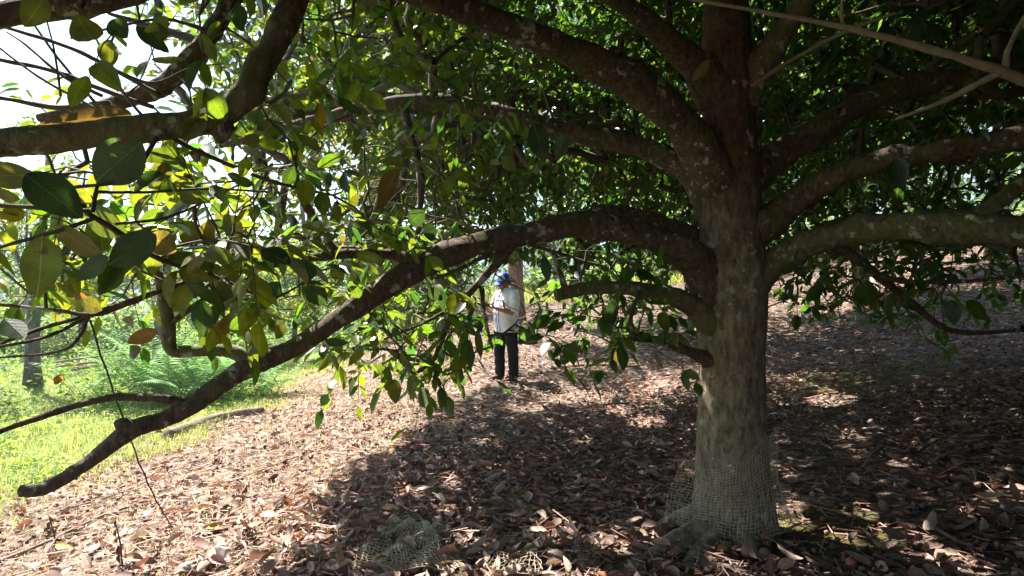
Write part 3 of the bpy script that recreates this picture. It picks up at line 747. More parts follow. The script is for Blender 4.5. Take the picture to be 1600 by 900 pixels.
LEAFMESH = {}
def leaf_mesh(k, tint, shapes=HI, m=None, nm="leaf"):
    key = (nm, k, tint)
    if key not in LEAFMESH:
        V, F = shapes[k]
        LEAFMESH[key] = tri_mesh(nm, V, F, np.array(tint), True, m or M_leafbig)
    return LEAFMESH[key]

def put_leaf(me, name, parent, pbase, o, ax, nr, s, wscale=1.0):
    R = frames(np.array([ax]), np.array([nr]))[0]
    ob = link(name, me, parent)
    mtx = Matrix([[*(R[i] * (1, wscale, 1)), 0] for i in range(3)] + [[0, 0, 0, 1]])
    ob.matrix_local = Matrix.Translation(Vector(o - pbase)) @ mtx @ Matrix.Scale(s, 4)
    return ob

pal = np.array([(.030, .062, .016), (.045, .085, .018), (.065, .105, .020), (.024, .050, .026), (.10, .115, .022), (.095, .125, .022), (.10, .06, .025)])
for i in ind:
    kk = int(np.argmin(((pal - ltint[i]) ** 2).sum(1)))
    put_leaf(leaf_mesh(int(rng.integers(0, 5)), tuple(pal[kk])), "leaf", tree, TB, lp[i], la[i], ln[i], lsz[i])
for (x0, y0, x1, y1, d, w, cname) in HAND:
    A = P(x0, y0, d); B = P(x1, y1, d + rng.uniform(-.05, .03))
    ax = B - A; s = float(np.linalg.norm(ax))
    view = nrm(np.array((0, 0, CAMZ)) - A)
    sgn = 1 if cname in ('dark', 'teal', 'pale', 'green') else -1
    nr = view * sgn + rng.normal(0, .22, 3) + np.array((0, 0, .25))
    ws = (w * d / 1000) / (s * .5)
    put_leaf(leaf_mesh(int(rng.integers(0, 5)), TINTS[cname]), "leaf", tree, TB, A, ax, nr, s, ws)
    # stalk is part of the leaf's twig: join it to the nearest wood

# ------------------------------------------------------------------ litter
def litter_tints(n, r):
    base = np.array([(.36, .255, .215), (.27, .19, .16), (.16, .112, .09), (.46, .37, .32), (.36, .18, .115), (.10, .075, .062), (.33, .19, .17), (.30, .28, .25)])
    return base[r.choice(8, n, p=[.24, .22, .19, .10, .06, .1, .05, .04])] * r.uniform(.7, 1.2, (n, 1)) * (1.10, .92, .89)

def litter_pos(n):
    d = rng.uniform(1.9, 25, n) ** 1.0
    lat = rng.uniform(-1.05, 1.05, n) * (d + 1.2)
    return lat, d
nl = 78000
x, y = litter_pos(nl)
ok = (x > -4.5 + .9 * np.sin(y * .9) * .5 + rng.normal(0, .35, nl)) & (np.hypot(x - TB[0], y - TB[1]) > .22)
bare = np.sin(x * 1.1 + 2) * np.sin(y * .9 + .7) + .4 * np.sin(x * 3.1) * np.sin(y * 2.7)
bare += 1.5 * np.exp(-(((x - 1.85) / .35) ** 2 + ((y - 3.75) / .25) ** 2)) + .8 * np.exp(-(((x - 4.0) / .8) ** 2 + ((y - 7.5) / .7) ** 2))
ok &= rng.uniform(-1.3, .7, nl) < -bare + .35
x, y = x[ok], y[ok]; nl = len(x); big = 1 + .25 * sstep(6.0, 3.2, y)
z = height(x, y)
lpos = np.stack([x, y, z + rng.uniform(.004, .045, nl)], 1)
th = rng.uniform(0, 2 * math.pi, nl)
lax = np.stack([np.cos(th), np.sin(th), rng.normal(.05, .28, nl)], 1)
lnr = rng.normal(0, .45, (nl, 3)) + (0, 0, 1)
lnr[rng.uniform(0, 1, nl) < .45] *= -1
lls = big * rng.uniform(.045, .115, nl) * np.where(rng.uniform(0, 1, nl) < .5, .55, 1.0)
lit = litter_tints(nl, rng)
px, py, d = proj(lpos)
iv = (px > 0) & (px < 1600) & (py > 0) & (py < 900)
o_ = np.argsort(-np.where(iv, lls / d, 0))
sel = o_[:285]
mk = np.ones(nl, bool); mk[sel] = False
acc = Acc()
m_ = np.nonzero(mk)[0]
scatter(acc, DRY, lpos[m_], lax[m_], lnr[m_], lls[m_], lit[m_], rng.integers(0, 5, len(m_)))
# small broken bits, straw and round husks between the leaves
nb = 30000
x, y = litter_pos(nb); y = 1.9 + (y - 1.9) * .6; x = x * .62
ok = (x > -4.6 + rng.normal(0, .4, nb)); x, y = x[ok], y[ok]; nb = len(x)
th = rng.uniform(0, 6.28, nb)
ln_ = rng.uniform(.04, .16, nb); wd = rng.uniform(.0015, .004, nb)
pz = height(x, y) + rng.uniform(.01, .05, nb)
c0 = np.stack([x, y, pz], 1); dv = np.stack([np.cos(th), np.sin(th), rng.normal(0, .2, nb)], 1) * ln_[:, None]
sv = np.stack([-np.sin(th), np.cos(th), np.zeros(nb)], 1) * wd[:, None]; up = np.zeros((nb, 3)); up[:, 2] = wd * 1.4
Vb = np.stack([c0 - sv, c0 + sv, c0 + up, c0 + dv - sv, c0 + dv + sv, c0 + dv + up], 1)
Fb = np.array([(0, 3, 5), (0, 5, 2), (1, 2, 5), (1, 5, 4)])
acc.add(Vb.reshape(-1, 3), (Fb[None] + (np.arange(nb) * 6)[:, None, None]).reshape(-1, 3), np.repeat(litter_tints(nb, rng) * 1.05, 6, axis=0))
bmh = bmesh.new(); bmesh.ops.create_icosphere(bmh, subdivisions=1, radius=1)
bmesh.ops.triangulate(bmh, faces=bmh.faces)
IV = np.array([v.co[:] for v in bmh.verts]); IF = np.array([[v.index for v in f.verts] for f in bmh.faces]); bmh.free()
nh = 8000
d_ = rng.uniform(1.9, 9, nh); x = rng.uniform(-1, 1, nh) * (d_ + .5); y = d_
ok = (x > -4.3) & (np.sin(x * 1.7 + 1) * np.sin(y * 1.5) > rng.uniform(-1.1, .7, nh)); x, y = x[ok], y[ok]; nh = len(x)
rr_ = rng.uniform(.008, .021, nh)
sc3 = rng.uniform(.75, 1.15, (nh, 1, 3)) * (1 + rng.normal(0, .08, (nh, len(IV), 1)))
Vh = IV[None] * sc3 * rr_[:, None, None] + np.stack([x, y, height(x, y) + rr_ * .7 + rng.uniform(.005, .03, nh)], 1)[:, None]
acc.add(Vh.reshape(-1, 3), (IF[None] + (np.arange(nh) * len(IV))[:, None, None]).reshape(-1, 3), np.repeat(litter_tints(nh, rng) * .8, len(IV), axis=0))
litter = link("leaf_litter", acc.mesh("leaf_litter", M_dry))
tag(litter, "dense brown litter of dry leaves, husks and straw under the tree", "leaf litter", kind="stuff")
pal = np.array([(.30, .215, .175), (.22, .155, .125), (.15, .105, .085), (.38, .30, .25), (.33, .165, .10), (.10, .075, .062), (.30, .17, .15), (.27, .25, .22)])
for i in sel:
    kk = int(np.argmin(((pal - lit[i]) ** 2).sum(1)))
    put_leaf(leaf_mesh(int(rng.integers(0, 6)), tuple(pal[kk]), DRYHI, M_drybig, "fallen_leaf"), "fallen_leaf", ground, np.zeros(3), lpos[i] + (0, 0, .02), lax[i], lnr[i], lls[i])

def on_ground(px, py, lift=0.0):
    d = 4.0
    for _ in range(60):
        p = P(px, py, d)
        e = p[2] - height(p[0], p[1])
        d = min(max(d + e * 1.6, 1.0), 60)
    p = P(px, py, d); p[2] = height(p[0], p[1]) + lift
    return p

# single leaves and fruit that stand out on the litter
for (px, py, dx, dy, ln, w, col, lab) in [
    (808, 782, 24, -12, .105, .5, (.19, .21, .03), "yellow-green leaf lying on the shaded litter left of the trunk"),
    (1396, 580, 10, -16, .12, .5, (.13, .13, .03), "olive green leaf lying alone on the dark ground right of the trunk"),
    (1195, 660, 22, 2, .09, .4, (.14, .17, .03), "green leaf on the dark litter just right of the trunk above the net"),
    (1035, 635, 10, 4, .10, .6, (.05, .12, .03), "fresh green leaf on the litter left of the trunk's bare middle"),
    (1300, 732, 40, -8, .17, .4, (.24, .10, .085), "long reddish pink dry leaf on dark litter right of the netted trunk"),
    (1455, 762, 14, -12, .15, .35, (.42, .16, .05), "curled bright orange leaf in a sun spot right of the trunk"),
    (1120, 875, 24, -10, .13, .5, (.27, .13, .08), "rust brown leaf between the roots and the photo's lower edge"),
    (540, 868, -24, 6, .12, .5, (.32, .18, .16), "pink dry leaf at the shade's edge near the net on the ground"),
    (1470, 882, 34, -6, .14, .4, (.33, .25, .20), "large tan dry leaf near the lower right corner"),
    (322, 838, 16, -6, .10, .5, (.50, .32, .05), "golden yellow leaf on the sunlit litter beside the shade's edge"),
    (80, 868, 26, -8, .12, .5, (.48, .33, .05), "yellow dry leaf on the sunlit litter in the lower left corner"),
    (300, 808, 20, -6, .11, .5, (.36, .33, .07), "olive yellow leaf flat on the sunlit slope below the cut branch")]:
    p = on_ground(px, py, .05)
    me = tri_mesh("single_leaf", DRYHI[0][0], DRYHI[0][1], np.array(col), True, M_drybig)
    o = put_leaf(me, "fallen_leaf", None, np.zeros(3), p, np.array((dx, -dy * .8, 2.0)), np.array((.1, -.35, 1)), ln, w / .46)
    tag(o, lab, "fallen leaf", "leaves that stand out on the litter")

def fruit(px, py, r, col, lab):
    p = on_ground(px, py, r * .75 + .012)
    bm = bmesh.new()
    bmesh.ops.create_icosphere(bm, subdivisions=3, radius=r)
    rr = np.random.default_rng(int(px))
    for v in bm.verts:
        c = v.co.normalized()
        v.co *= 1 - .10 * max(0, c.z) ** 6 - .06 * c.z ** 2 + .03 * math.sin(5 * c.x + px) * math.cos(4 * c.y)
    for f in bm.faces: f.smooth = True
    me = bpy.data.meshes.new("fruit_body"); bm.to_mesh(me); bm.free()
    me.materials.append(plain("fruit_skin", col, .6, .35, 60, .002))
    e = empty("fallen_fruit", p, lab, "fruit", "fallen fruit and husks near the trunk")
    e.rotation_euler = (rr.uniform(-.8, .8), rr.uniform(-.8, .8), 0)
    link("skin", me, e)
    V, F = tube(np.array([(0, 0, r * .8), (0.002, 0, r * .98), (.004, 0, r * 1.18)]), (.006, .004, .003), 6, .1)
    link("stalk", tri_mesh("stalk", V, F, None, True, M_stick), e)
    a = Acc()
    for k in range(4):
        th = k * math.pi / 2 + .4
        scatter(a, [DRYHI[2]], np.array([(0, 0, r * .86)]), np.array([(math.cos(th), math.sin(th), -.25)]), np.array([(0, 0, 1.)]), np.array([r * .75]), np.array([(.16, .11, .07)]), np.array([0]))
    link("sepals", a.mesh("sepals", M_dry), e)
for f in [(1167, 872, .034, (.33, .17, .12), "brownish pink round fruit on the litter just below the trunk's right root"), (1330, 890, .03, (.30, .11, .10), "red round fruit at the photo's lower edge right of the trunk"),
          (1195, 876, .032, (.25, .14, .12), "dull purple-brown fruit beside the pinkish one below the trunk"), (828, 866, .03, (.16, .15, .08), "mossy olive fruit husk on the litter left of the roots"),
          (645, 825, .022, (.45, .14, .05), "orange fruit husk beside the net lying on the ground"), (838, 773, .02, (.40, .16, .13), "small pink fruit beside the yellow-green leaf"), (958, 762, .024, (.22, .20, .07), "yellowish fruit in the shade left of the netted trunk"),
          (992, 845, .026, (.30, .14, .07), "orange-brown fruit beside the outermost left root"), (913, 660, .03, (.36, .20, .15), "pale pink fruit on the dappled litter behind the trunk's left")]:
    fruit(*f)

# ------------------------------------------------------------------ sticks, log, cord
def stick(name, pts, rad, lab, cat, m=M_stick, seg=7, grp=None, bump=.12):
    pts = np.array(pts)
    r = catmull(np.c_[pts, np.linspace(rad, rad * .6, len(pts))], 5)
    V, F = tube(r[:, :3], r[:, 3], seg, bump, True, int(abs(pts[0][0]) * 999))
    o = link(name, tri_mesh(name, V - pts[0], F, None, True, m), None, pts[0])
    return tag(o, lab, cat, grp)
def gs(*pix, lift=.03): return [on_ground(a, b, lift) for a, b in pix]
G = "sticks lying on the litter"
stick("fallen_stick", gs((-10, 888), (70, 855), (160, 812), (250, 782)), .014, "long pale stick on the sunlit litter reaching the photo's left edge", "stick", grp=G)
stick("fallen_stick", gs((90, 805), (180, 778), (270, 740), (330, 722)), .009, "thin stick along the grass edge above the long pale stick", "stick", grp=G)
stick("fallen_stick", gs((330, 770), (420, 735), (500, 705), (580, 685)), .008, "thin straight stick across the middle of the sunlit slope", "stick", grp=G)
stick("fallen_stick", gs((300, 900), (350, 862), (400, 822), (440, 795)), .013, "stick crossing from sun into shade at the lower left", "stick", grp=G)
stick("fallen_stick", gs((490, 770), (520, 800), (560, 832)), .009, "pale crooked stick at the shade's edge pointing to the net", "stick", grp=G)
stick("fallen_stick", gs((1205, 845), (1230, 835), (1255, 822)), .011, "short grey stick beside the trunk's foot under the net corner", "stick", grp=G)
stick("fallen_stick", gs((1350, 735), (1362, 715), (1375, 705)), .012, "short dark stick in the shade right of the trunk", "stick", grp=G)
stick("fallen_stick", gs((1520, 640), (1545, 628), (1580, 640)), .012, "pale curved stick in the sun spots at the right edge", "stick", grp=G)
stick("fallen_stick", gs((860, 578), (930, 572), (1000, 575)), .03, "thick weathered stick lying behind the man on his right", "stick", grp=G)
stick("fallen_stick", gs((1440, 820), (1490, 850), (1530, 868)), .012, "brown stick slanting toward the lower right corner", "stick", grp=G)
stick("fallen_stick", gs((660, 885), (672, 850), (664, 828), (655, 812)), .015, "grey curved stick lying over the edge of the ground net", "stick", grp=G)
stick("fallen_log", gs((262, 690), (305, 672), (350, 657), (412, 648), lift=.06), .085, "grey weathered log lying between the grass and the sunlit litter", "log", m=bark_mat("log_bark", (.24, .20, .16), (.18, .15, .12), .1, .2, 1.2), seg=12)
# upright dead shoots
for k, (bx, by, ty, lab) in enumerate([(192, 893, 812, "dead upright shoot with dark shrivelled leaves on the sunlit litter"), (88, 860, 806, "thin bent dead shoot by the grass in the lower left corner")]):
    b0 = on_ground(bx, by); dd = b0[1]
    tp = P(bx - 12, ty, dd)
    e = empty("dead_shoot", b0, lab, "dead shoot")
    V, F = tube(np.array([b0 - (0, 0, .02), b0 * .5 + tp * .5 + (.01, 0, 0), tp]), (.006, .005, .003), 6, .1)
    link("stem", tri_mesh("stem", V - b0, F, None, True, M_twig), e)
    for q in range(5):
        put_leaf(leaf_mesh(3, (.06, .045, .04), DRYHI, M_dry, "dead_leaf"), "dead_leaf", e, b0, b0 + (tp - b0) * (.35 + .16 * q), np.array((rng.normal(), rng.normal() * .5, -1.0)), np.array((rng.normal(), -1, .2)), .055)
# hanging cord
ca = P(140, 500, 2.42); cb = on_ground(272, 828)
pts = np.array([ca + (cb - ca) * t_ + np.array((0, 0, -.10)) * math.sin(math.pi * t_) for t_ in np.linspace(0, 1, 26)])
for i in range(len(pts)): pts[i] += (.003 * math.sin(i * 2.1), .003 * math.cos(i * 2.1), 0)
V, F = tube(pts, .0042, 5, .15)
tag(link("cord", tri_mesh("cord", V - ca, F, None, True, plain("dark_cord", (.05, .042, .036), .9)), None, ca), "thin dark cord running from the left branches down to the sunlit ground", "cord")
# small leaves and nubs hanging in the near view: none

# ------------------------------------------------------------------ nets
def net(name, f, nu, nv, rad, lab, parent=None, drop=.03, seed=3):
    """square-mesh net over the surface f(u, v): every cord is real"""
    r = np.random.default_rng(seed)
    UU, VV = np.meshgrid(np.linspace(0, 1, nu), np.linspace(0, 1, nv), indexing='ij')
    ph_ = r.uniform(0, 6, 4)
    VV0 = VV.copy()
    VV = VV + .35 / nv * np.sin(UU * 11 + ph_[0]) * np.sin(VV0 * 7 + ph_[1]) + r.normal(0, .16 / nv, VV.shape)
    UU = UU + .5 / nu * np.sin(VV0 * 8 + ph_[2]) * np.sin(UU * 9 + ph_[3]) + r.normal(0, .16 / nu, UU.shape)
    pt = np.array([[f(UU[i, j], VV[i, j]) for j in range(nv)] for i in range(nu)])
    acc = Acc()
    for i in range(nu):
        V, F = tube(pt[i], rad, 4, 0, False); acc.add(V, F)
    for j in range(nv):
        for_ = pt[:, j]
        V, F = tube(for_, rad * .9, 4, 0, False); acc.add(V, F)
    o0 = pt[0, 0]
    return tag(link(name, acc.mesh(name, M_net, True, o0), None, o0), lab, "net")

def trunk_r(z):
    zs = np.array([0, .1, .2, .35, .55, .8, 1.2]); rs = np.array([.31, .275, .25, .225, .207, .195, .19])
    return np.interp(z, zs, rs)
TC = np.array((P(1145, 700, 3.85)[0], P(1145, 700, 3.85)[1]))
def wrap(u, v):
    # from the free left edge, across the front of the trunk, round to the right
    a0 = math.radians(-172); a1 = math.radians(-5)
    a = a0 + (a1 - a0) * u
    ztop = .42 + .20 * sstep(.25, .8, u) + .012 * math.sin(u * 23)
    z = .07 + (ztop - .07) * v
    r = trunk_r(z) * 1.05 + .016 + .02 * (1 - v) * (.4 + .6 * u) + .012 * math.sin(v * 6 + u * 9) * v + .01 * math.sin(u * 17 + v * 4)
    p = np.array((TC[0] + r * math.cos(a), TC[1] + r * math.sin(a), z + height(TC[0], TC[1])))
    if u < .22:
        k = (.22 - u) / .22
        p[0] -= .10 * k; p[1] += .02 * k
    return p
net("trunk_net", wrap, 40, 24, .0011, "pale square-mesh net wrapped around the foot of the orchard tree's trunk")
def torn(u, v):
    p = on_ground(1222 + 40 * u, 792 + 6 * u, 0)
    return p + np.array((0, 0, .03 + .07 * v - .015 * u + .01 * math.sin(u * 9)))
net("torn_net", torn, 10, 6, .0011, "small torn corner of net on the ground right of the trunk", seed=5)
gcorn = [on_ground(612, 822), on_ground(668, 832), on_ground(720, 905), on_ground(545, 905)]
def flat(u, v):
    p = (gcorn[0] * (1 - u) + gcorn[1] * u) * (1 - v) + (gcorn[3] * (1 - u) + gcorn[2] * u) * v
    z = height(p[0], p[1]) + .062 + .010 * math.sin(u * 6 + 1) * math.sin(v * 7) + .012 * math.sin(u * 15 + v * 11)
    return np.array((p[0] + .02 * math.sin(v * 8), p[1], z))
net("ground_net", flat, 22, 26, .0017, "pale square-mesh net lying on the litter at the lower edge", seed=8)
gc2 = [on_ground(770, 884), on_ground(840, 876), on_ground(845, 915), on_ground(760, 915)]
def flat2(u, v):
    p = (gc2[0] * (1 - u) + gc2[1] * u) * (1 - v) + (gc2[3] * (1 - u) + gc2[2] * u) * v
    return np.array((p[0], p[1], height(p[0], p[1]) + .06 + .015 * math.sin(u * 9) * math.cos(v * 5)))
net("net_scrap", flat2, 12, 8, .0013, "small scrap of net at the lower edge right of the larger ground net", seed=9)

# ------------------------------------------------------------------ grass and undergrowth
def grass(n, xf, yr, hr, wr, tints, name, lab):
    y = rng.uniform(*yr, n); x = xf(y, n)
    z = height(x, y)
    keep = np.ones(n, bool)
    th = rng.uniform(0, 6.28, n); hgt = rng.uniform(*hr, n); w = rng.uniform(*wr, n)
    lean = rng.uniform(.3, 1.5, n)
    b0 = np.stack([x, y, z - .01], 1); s = np.stack([-np.sin(th), np.cos(th), 0 * th], 1) * w[:, None]
    f = np.stack([np.cos(th), np.sin(th), 0 * th], 1)
    m1 = b0 + f * (hgt * lean * .35)[:, None] + np.stack([0 * x, 0 * x, hgt * .6], 1)
    tp = b0 + f * (hgt * lean)[:, None] + np.stack([0 * x, 0 * x, hgt * (1 - .45 * lean)], 1)
    V = np.stack([b0 - s, b0 + s, m1 - s * .8, m1 + s * .8, tp], 1)
    F = np.array([(0, 1, 3), (0, 3, 2), (2, 3, 4)])
    t = np.array(tints)[rng.integers(0, len(tints), n)] * rng.uniform(.75, 1.25, (n, 1))
    a = Acc(); a.add(V.reshape(-1, 3), (F[None] + (np.arange(n) * 5)[:, None, None]).reshape(-1, 3), np.repeat(t, 5, axis=0))
    return tag(link(name, a.mesh(name, M_grass)), lab, "grass", kind="stuff")
GT = [(.17, .22, .06), (.22, .26, .08), (.26, .28, .10), (.14, .20, .06), (.30, .27, .14)]
grass(80000, lambda y, n: -3.95 + .4 * np.sin(y * .9) + .3 * np.sin(y * 2.7 + 1) - rng.exponential(1, n) * (.9 + .35 * y) + np.abs(rng.normal(0, .35, n)) * (rng.uniform(0, 1, n) < .15), (2.6, 17), (.04, .2), (.0014, .004), GT, "grass", "soft pale green grass on the open slope left of the litter")
grass(24000, lambda y, n: rng.uniform(-4.4, -.8, n) + .25 * np.sin(y * 2), (3.4, 15), (.03, .11), (.0008, .002), [(.44, .33, .26), (.48, .37, .29), (.38, .27, .21), (.26, .25, .09)], "straw", "dry straw standing in the sunlit litter")
grass(16000, lambda y, n: rng.uniform(-5, 14, n), (21, 29), (.2, .6), (.006, .015), GT, "grass", "bright grass behind the man at the far side of the orchard")

def weeds(n, pts, name, lab, sz, tints, hmax):
    k = rng.integers(0, len(pts), n)
    c = pts[k]
    off = rng.normal(0, 1, (n, 3)) * (c[:, 3] * .5)[:, None]
    off[:, 2] = np.abs(off[:, 2]) * c[:, 4] / np.maximum(c[:, 3], .1)
    p = np.stack([c[:, 0] + off[:, 0], c[:, 1] + off[:, 1], height(c[:, 0] + off[:, 0], c[:, 1] + off[:, 1]) + off[:, 2] + .03], 1)
    th = rng.uniform(0, 6.28, n)
    ax = np.stack([np.cos(th), np.sin(th), rng.normal(.1, .35, n)], 1)
    nr = rng.normal(0, .5, (n, 3)) + (0, 0, 1)
    t = np.array(tints)[rng.integers(0, len(tints), n)] * rng.uniform(.7, 1.3, (n, 1))
    a = Acc(); scatter(a, [LOW[0], LOW[1]], p, ax, nr, rng.uniform(*sz, n), t, rng.integers(0, 2, n))
    return tag(link(name, a.mesh(name, M_bgleaf)), lab, "undergrowth", kind="stuff")
WT = [(.09, .16, .04), (.13, .20, .045), (.07, .13, .045), (.18, .22, .05), (.06, .11, .05)]
wp = []
for _ in range(90):
    y_ = rng.uniform(3.4, 12); wp.append((-4.1 - .03 * y_ - rng.exponential(1.1), y_, 0, rng.uniform(.15, .5), rng.uniform(.05, .16)))
weeds(7000, np.array(wp), "low_weeds", "low broad-leaved weeds mixed into the grass beside the litter", (.03, .07), [(.13, .22, .05), (.18, .25, .06), (.10, .18, .05), (.24, .27, .07)], .2)
wp = []
for _ in range(130):
    y_ = rng.uniform(7, 20); x_ = -4.8 - .12 * y_ - rng.uniform(0, 1) ** 1.4 * y_ * .75
    qx = 800 + 1000 * x_ / y_
    if y_ < 14.5 and (-10 < qx < 120 or 200 < qx < 300): continue
    wp.append((x_, y_, 0, rng.uniform(.4, 1.1), rng.uniform(.15, .45) * (1 if y_ < 12 else 1.6)))
weeds(26000, np.array(wp), "undergrowth", "bright green leafy weeds across the left slope", (.05, .13), WT, .6)
wp = []
for _ in range(70):
    y_ = rng.uniform(24, 33); x_ = rng.uniform(-9, 16)
    wp.append((x_, y_, 0, rng.uniform(.8, 1.8), rng.uniform(.6, 1.6)))
weeds(16000, np.array(wp), "undergrowth", "sunlit green thicket behind the man", (.12, .26), WT, 1.5)

wp = []
for _ in range(120):
    y_ = rng.uniform(19.5, 32); x_ = -y_ * rng.uniform(.18, 1.0)
    wp.append((x_, y_, 0, rng.uniform(1.0, 2.0), rng.uniform(.7, 2.3) * (y_ / 22)))
weeds(34000, np.array(wp), "valley_thicket", "sunlit thicket of shrubs closing the left slope", (.12, .26), [(.08, .14, .05), (.11, .18, .055), (.06, .11, .05), (.15, .20, .06), (.07, .12, .07)], 2.5)

# fern bush beside the far left trunk
fc = on_ground(300, 628)
fern = empty("fern_bush", fc, "feathery blue-green fern bush behind the low left branch", "fern")
for k in range(150):
    th = rng.uniform(0, 6.28); ln = rng.uniform(.7, 1.4); o0 = np.array((rng.normal(0, .75), rng.normal(0, .3), 0))
    q = np.linspace(0, 1, 7)
    pth = np.stack([o0[0] + math.cos(th) * ln * q * .8, o0[1] + math.sin(th) * ln * q * .6, ln * (q * rng.uniform(1.0, 1.6) - .62 * q * q)], 1)
    a = Acc(); V, F = tube(pth, np.linspace(.006, .002, 7), 3, 0, False); a.add(V, F, (.10, .13, .05))
    dirv = nrm(np.gradient(pth, axis=0)); ns = 26
    tt = np.linspace(.1, 1, ns); pp = np.stack([np.interp(tt, q, pth[:, i]) for i in range(3)], 1); dd = np.stack([np.interp(tt, q, dirv[:, i]) for i in range(3)], 1)
    sd = nrm(np.cross(dd, (0, 0, 1)))
    for s_ in (1, -1):
        scatter(a, [leaf_shape((.4,), .22, .1, .2)], pp, sd * s_ + dd * .5 + (0, 0, -.15), np.tile((0, 0, 1.), (ns, 1)) + rng.normal(0, .2, (ns, 3)), .26 * np.sin(math.pi * (tt * .85 + .1)) * ln * .55 + .03, np.tile(np.array((.12, .25, .09)) * rng.uniform(.8, 1.2), (ns, 1)), np.zeros(ns, int))
    link("frond", a.mesh("frond", M_bgleaf), fern)

# pile of cut poles on the left slope
pc = on_ground(140, 588)
pile = []
for k in range(6):
    s0 = pc + np.array((rng.uniform(-.9, .1), rng.uniform(-.3, .3), .06 + .05 * k)); e0 = s0 + np.array((rng.uniform(1.2, 2.0), rng.uniform(-.2, .5), rng.uniform(.05, .35)))
    stick("cut_pole", [s0, (s0 + e0) / 2 + (0, 0, .02), e0], .03, ["lowest bleached cut pole of the heap on the left slope", "second bleached cut pole from the bottom of the heap on the left slope", "third bleached cut pole from the bottom of the left heap", "third bleached cut pole from the top of the left heap", "bleached cut pole second from the top of the left heap", "topmost bleached cut pole of the heap on the left slope"][k], "pole", grp="bleached poles heaped on the left slope")

# ------------------------------------------------------------------ trees beyond the orchard tree
def bg_crown(n, R, H, zc, sz, tints, seed, clumps=26, sparse=.9):
    r = np.random.default_rng(seed)
    cc = nrm(r.normal(0, 1, (clumps, 3))) * (r.uniform(.35, 1, (clumps, 1)) ** .6) * (R, R, H) + (0, 0, zc)
    cr = r.uniform(.28, .55, clumps) * R * .75
    k = r.integers(0, clumps, n)
    p = cc[k] + nrm(r.normal(0, 1, (n, 3))) * (cr[k] * r.uniform(.3, 1, n) ** .5)[:, None] * (1, 1, .7)
    ax = r.normal(0, 1, (n, 3)) + (0, 0, -.4); nr = r.normal(0, .6, (n, 3)) + (0, 0, 1)
    tc = np.array(tints)[r.integers(0, len(tints), clumps)] * r.uniform(.7, 1.35, (clumps, 1))
    t = tc[k] * r.uniform(.75, 1.25, (n, 1))
    a = Acc(); scatter(a, [LOW[0], LOW[2]], p, ax, nr, r.uniform(*sz, n), t, r.integers(0, 2, n))
    return a, cc

def bg_trunk(H, r0, lean, seed, forks, tops):
    r = np.random.default_rng(seed)
    a = Acc()
    q = np.linspace(0, 1, 9)
    path = np.stack([lean * q * H + .06 * np.sin(q * 5 + seed) * H * .1, .05 * np.sin(q * 4 + seed * 2) * H * .2, q * H - .25], 1)
    V, F = tube(path, r0 * (1 - .65 * q) * np.where(q < .06, 1.35, 1), 10, .06, True, seed); a.add(V, F)
    for k in range(forks):
        i = r.integers(3, 8); tgt = tops[r.integers(0, len(tops))]
        s0 = path[i]; m_ = (s0 + tgt) / 2 + r.normal(0, .15, 3)
        V, F = tube(catmull(np.array([s0, m_, tgt]), 3), np.linspace(r0 * .45 * (1 - .5 * q[i]), .012, 7), 6, .08, True, seed + k); a.add(V, F)
    return a
BT = [(.06, .10, .03), (.09, .145, .04), (.12, .17, .05), (.05, .085, .035), (.16, .18, .05)]
YT = [(.16, .17, .035), (.20, .18, .04), (.10, .14, .04), (.23, .20, .06)]
PROTO = {}
def proto(kind):
    if kind in PROTO: return PROTO[kind]
    spec = {'slim': dict(H=9, r=.16, n=900, R=1.3, cH=2.0, zc=8.2, sz=(.10, .20), t=BT, cl=16, lean=.02, m=M_fartrunk), 'bushy': dict(H=6.5, r=.17, n=4200, R=2.4, cH=2.4, zc=4.6, sz=(.11, .24), t=BT, cl=34, lean=-.03, m=M_fartrunk),
            'yellow': dict(H=8.5, r=.2, n=4200, R=2.5, cH=3.0, zc=6.6, sz=(.10, .22), t=YT, cl=34, lean=.04, m=M_fartrunk), 'dense': dict(H=6.6, r=.16, n=15000, R=3.1, cH=2.5, zc=5.0, sz=(.11, .2), t=[(.04, .075, .025), (.055, .10, .03), (.08, .12, .03), (.035, .06, .03)], cl=60, lean=.01, m=M_fartrunk), 'low': dict(H=3.6, r=.09, n=3000, R=1.6, cH=1.4, zc=2.3, sz=(.09, .20), t=BT, cl=22, lean=.05, m=M_fartrunk),
            'red': dict(H=9, r=.26, n=3600, R=2.6, cH=2.2, zc=7.6, sz=(.12, .24), t=BT, cl=28, lean=.0, m=M_redtrunk)}[kind]
    sd = sum(map(ord, kind))
    a, cc = bg_crown(spec['n'], spec['R'], spec['cH'], spec['zc'], spec['sz'], spec['t'], sd, spec['cl'])
    tr = bg_trunk(spec['H'], spec['r'], spec['lean'], sd, 12, cc)
    PROTO[kind] = (a.mesh("crown", M_bgleaf), tr.mesh("trunk", spec['m']))
    return PROTO[kind]
def bg_tree(kind, px, d, lab, s=1.0, rz=None, sxy=1.0, trunk_s=1.0):
    cm, tm = proto(kind)
    x_ = (px - 800) / 1000 * d
    e = empty("background_tree", (x_, d, float(height(x_, d))), lab, "tree", "trees standing beyond the orchard tree", rz if rz is not None else rng.uniform(0, 6.28))
    e.scale = (s * sxy, s * sxy, s)
    link("trunk", tm, e).scale = (trunk_s, trunk_s, 1); link("crown", cm, e)
    return e
bg_tree('slim', 252, 14.6, "slender grey-trunked tree rising behind the upturned left branch", .58, .3, 1.3, 1.5)
bg_tree('slim', 57, 13, "dark grey tree trunk standing nearest the left edge of the slope", .55, 1.5, 1.3, 1.3)
bg_tree('red', 803, 17, "tree with thick reddish trunk right behind the man", 1.05, .2, .9, 1.0)
bg_tree('slim', 718, 16, "pale thin tree left of the reddish trunk behind the man", .95, 2.0)
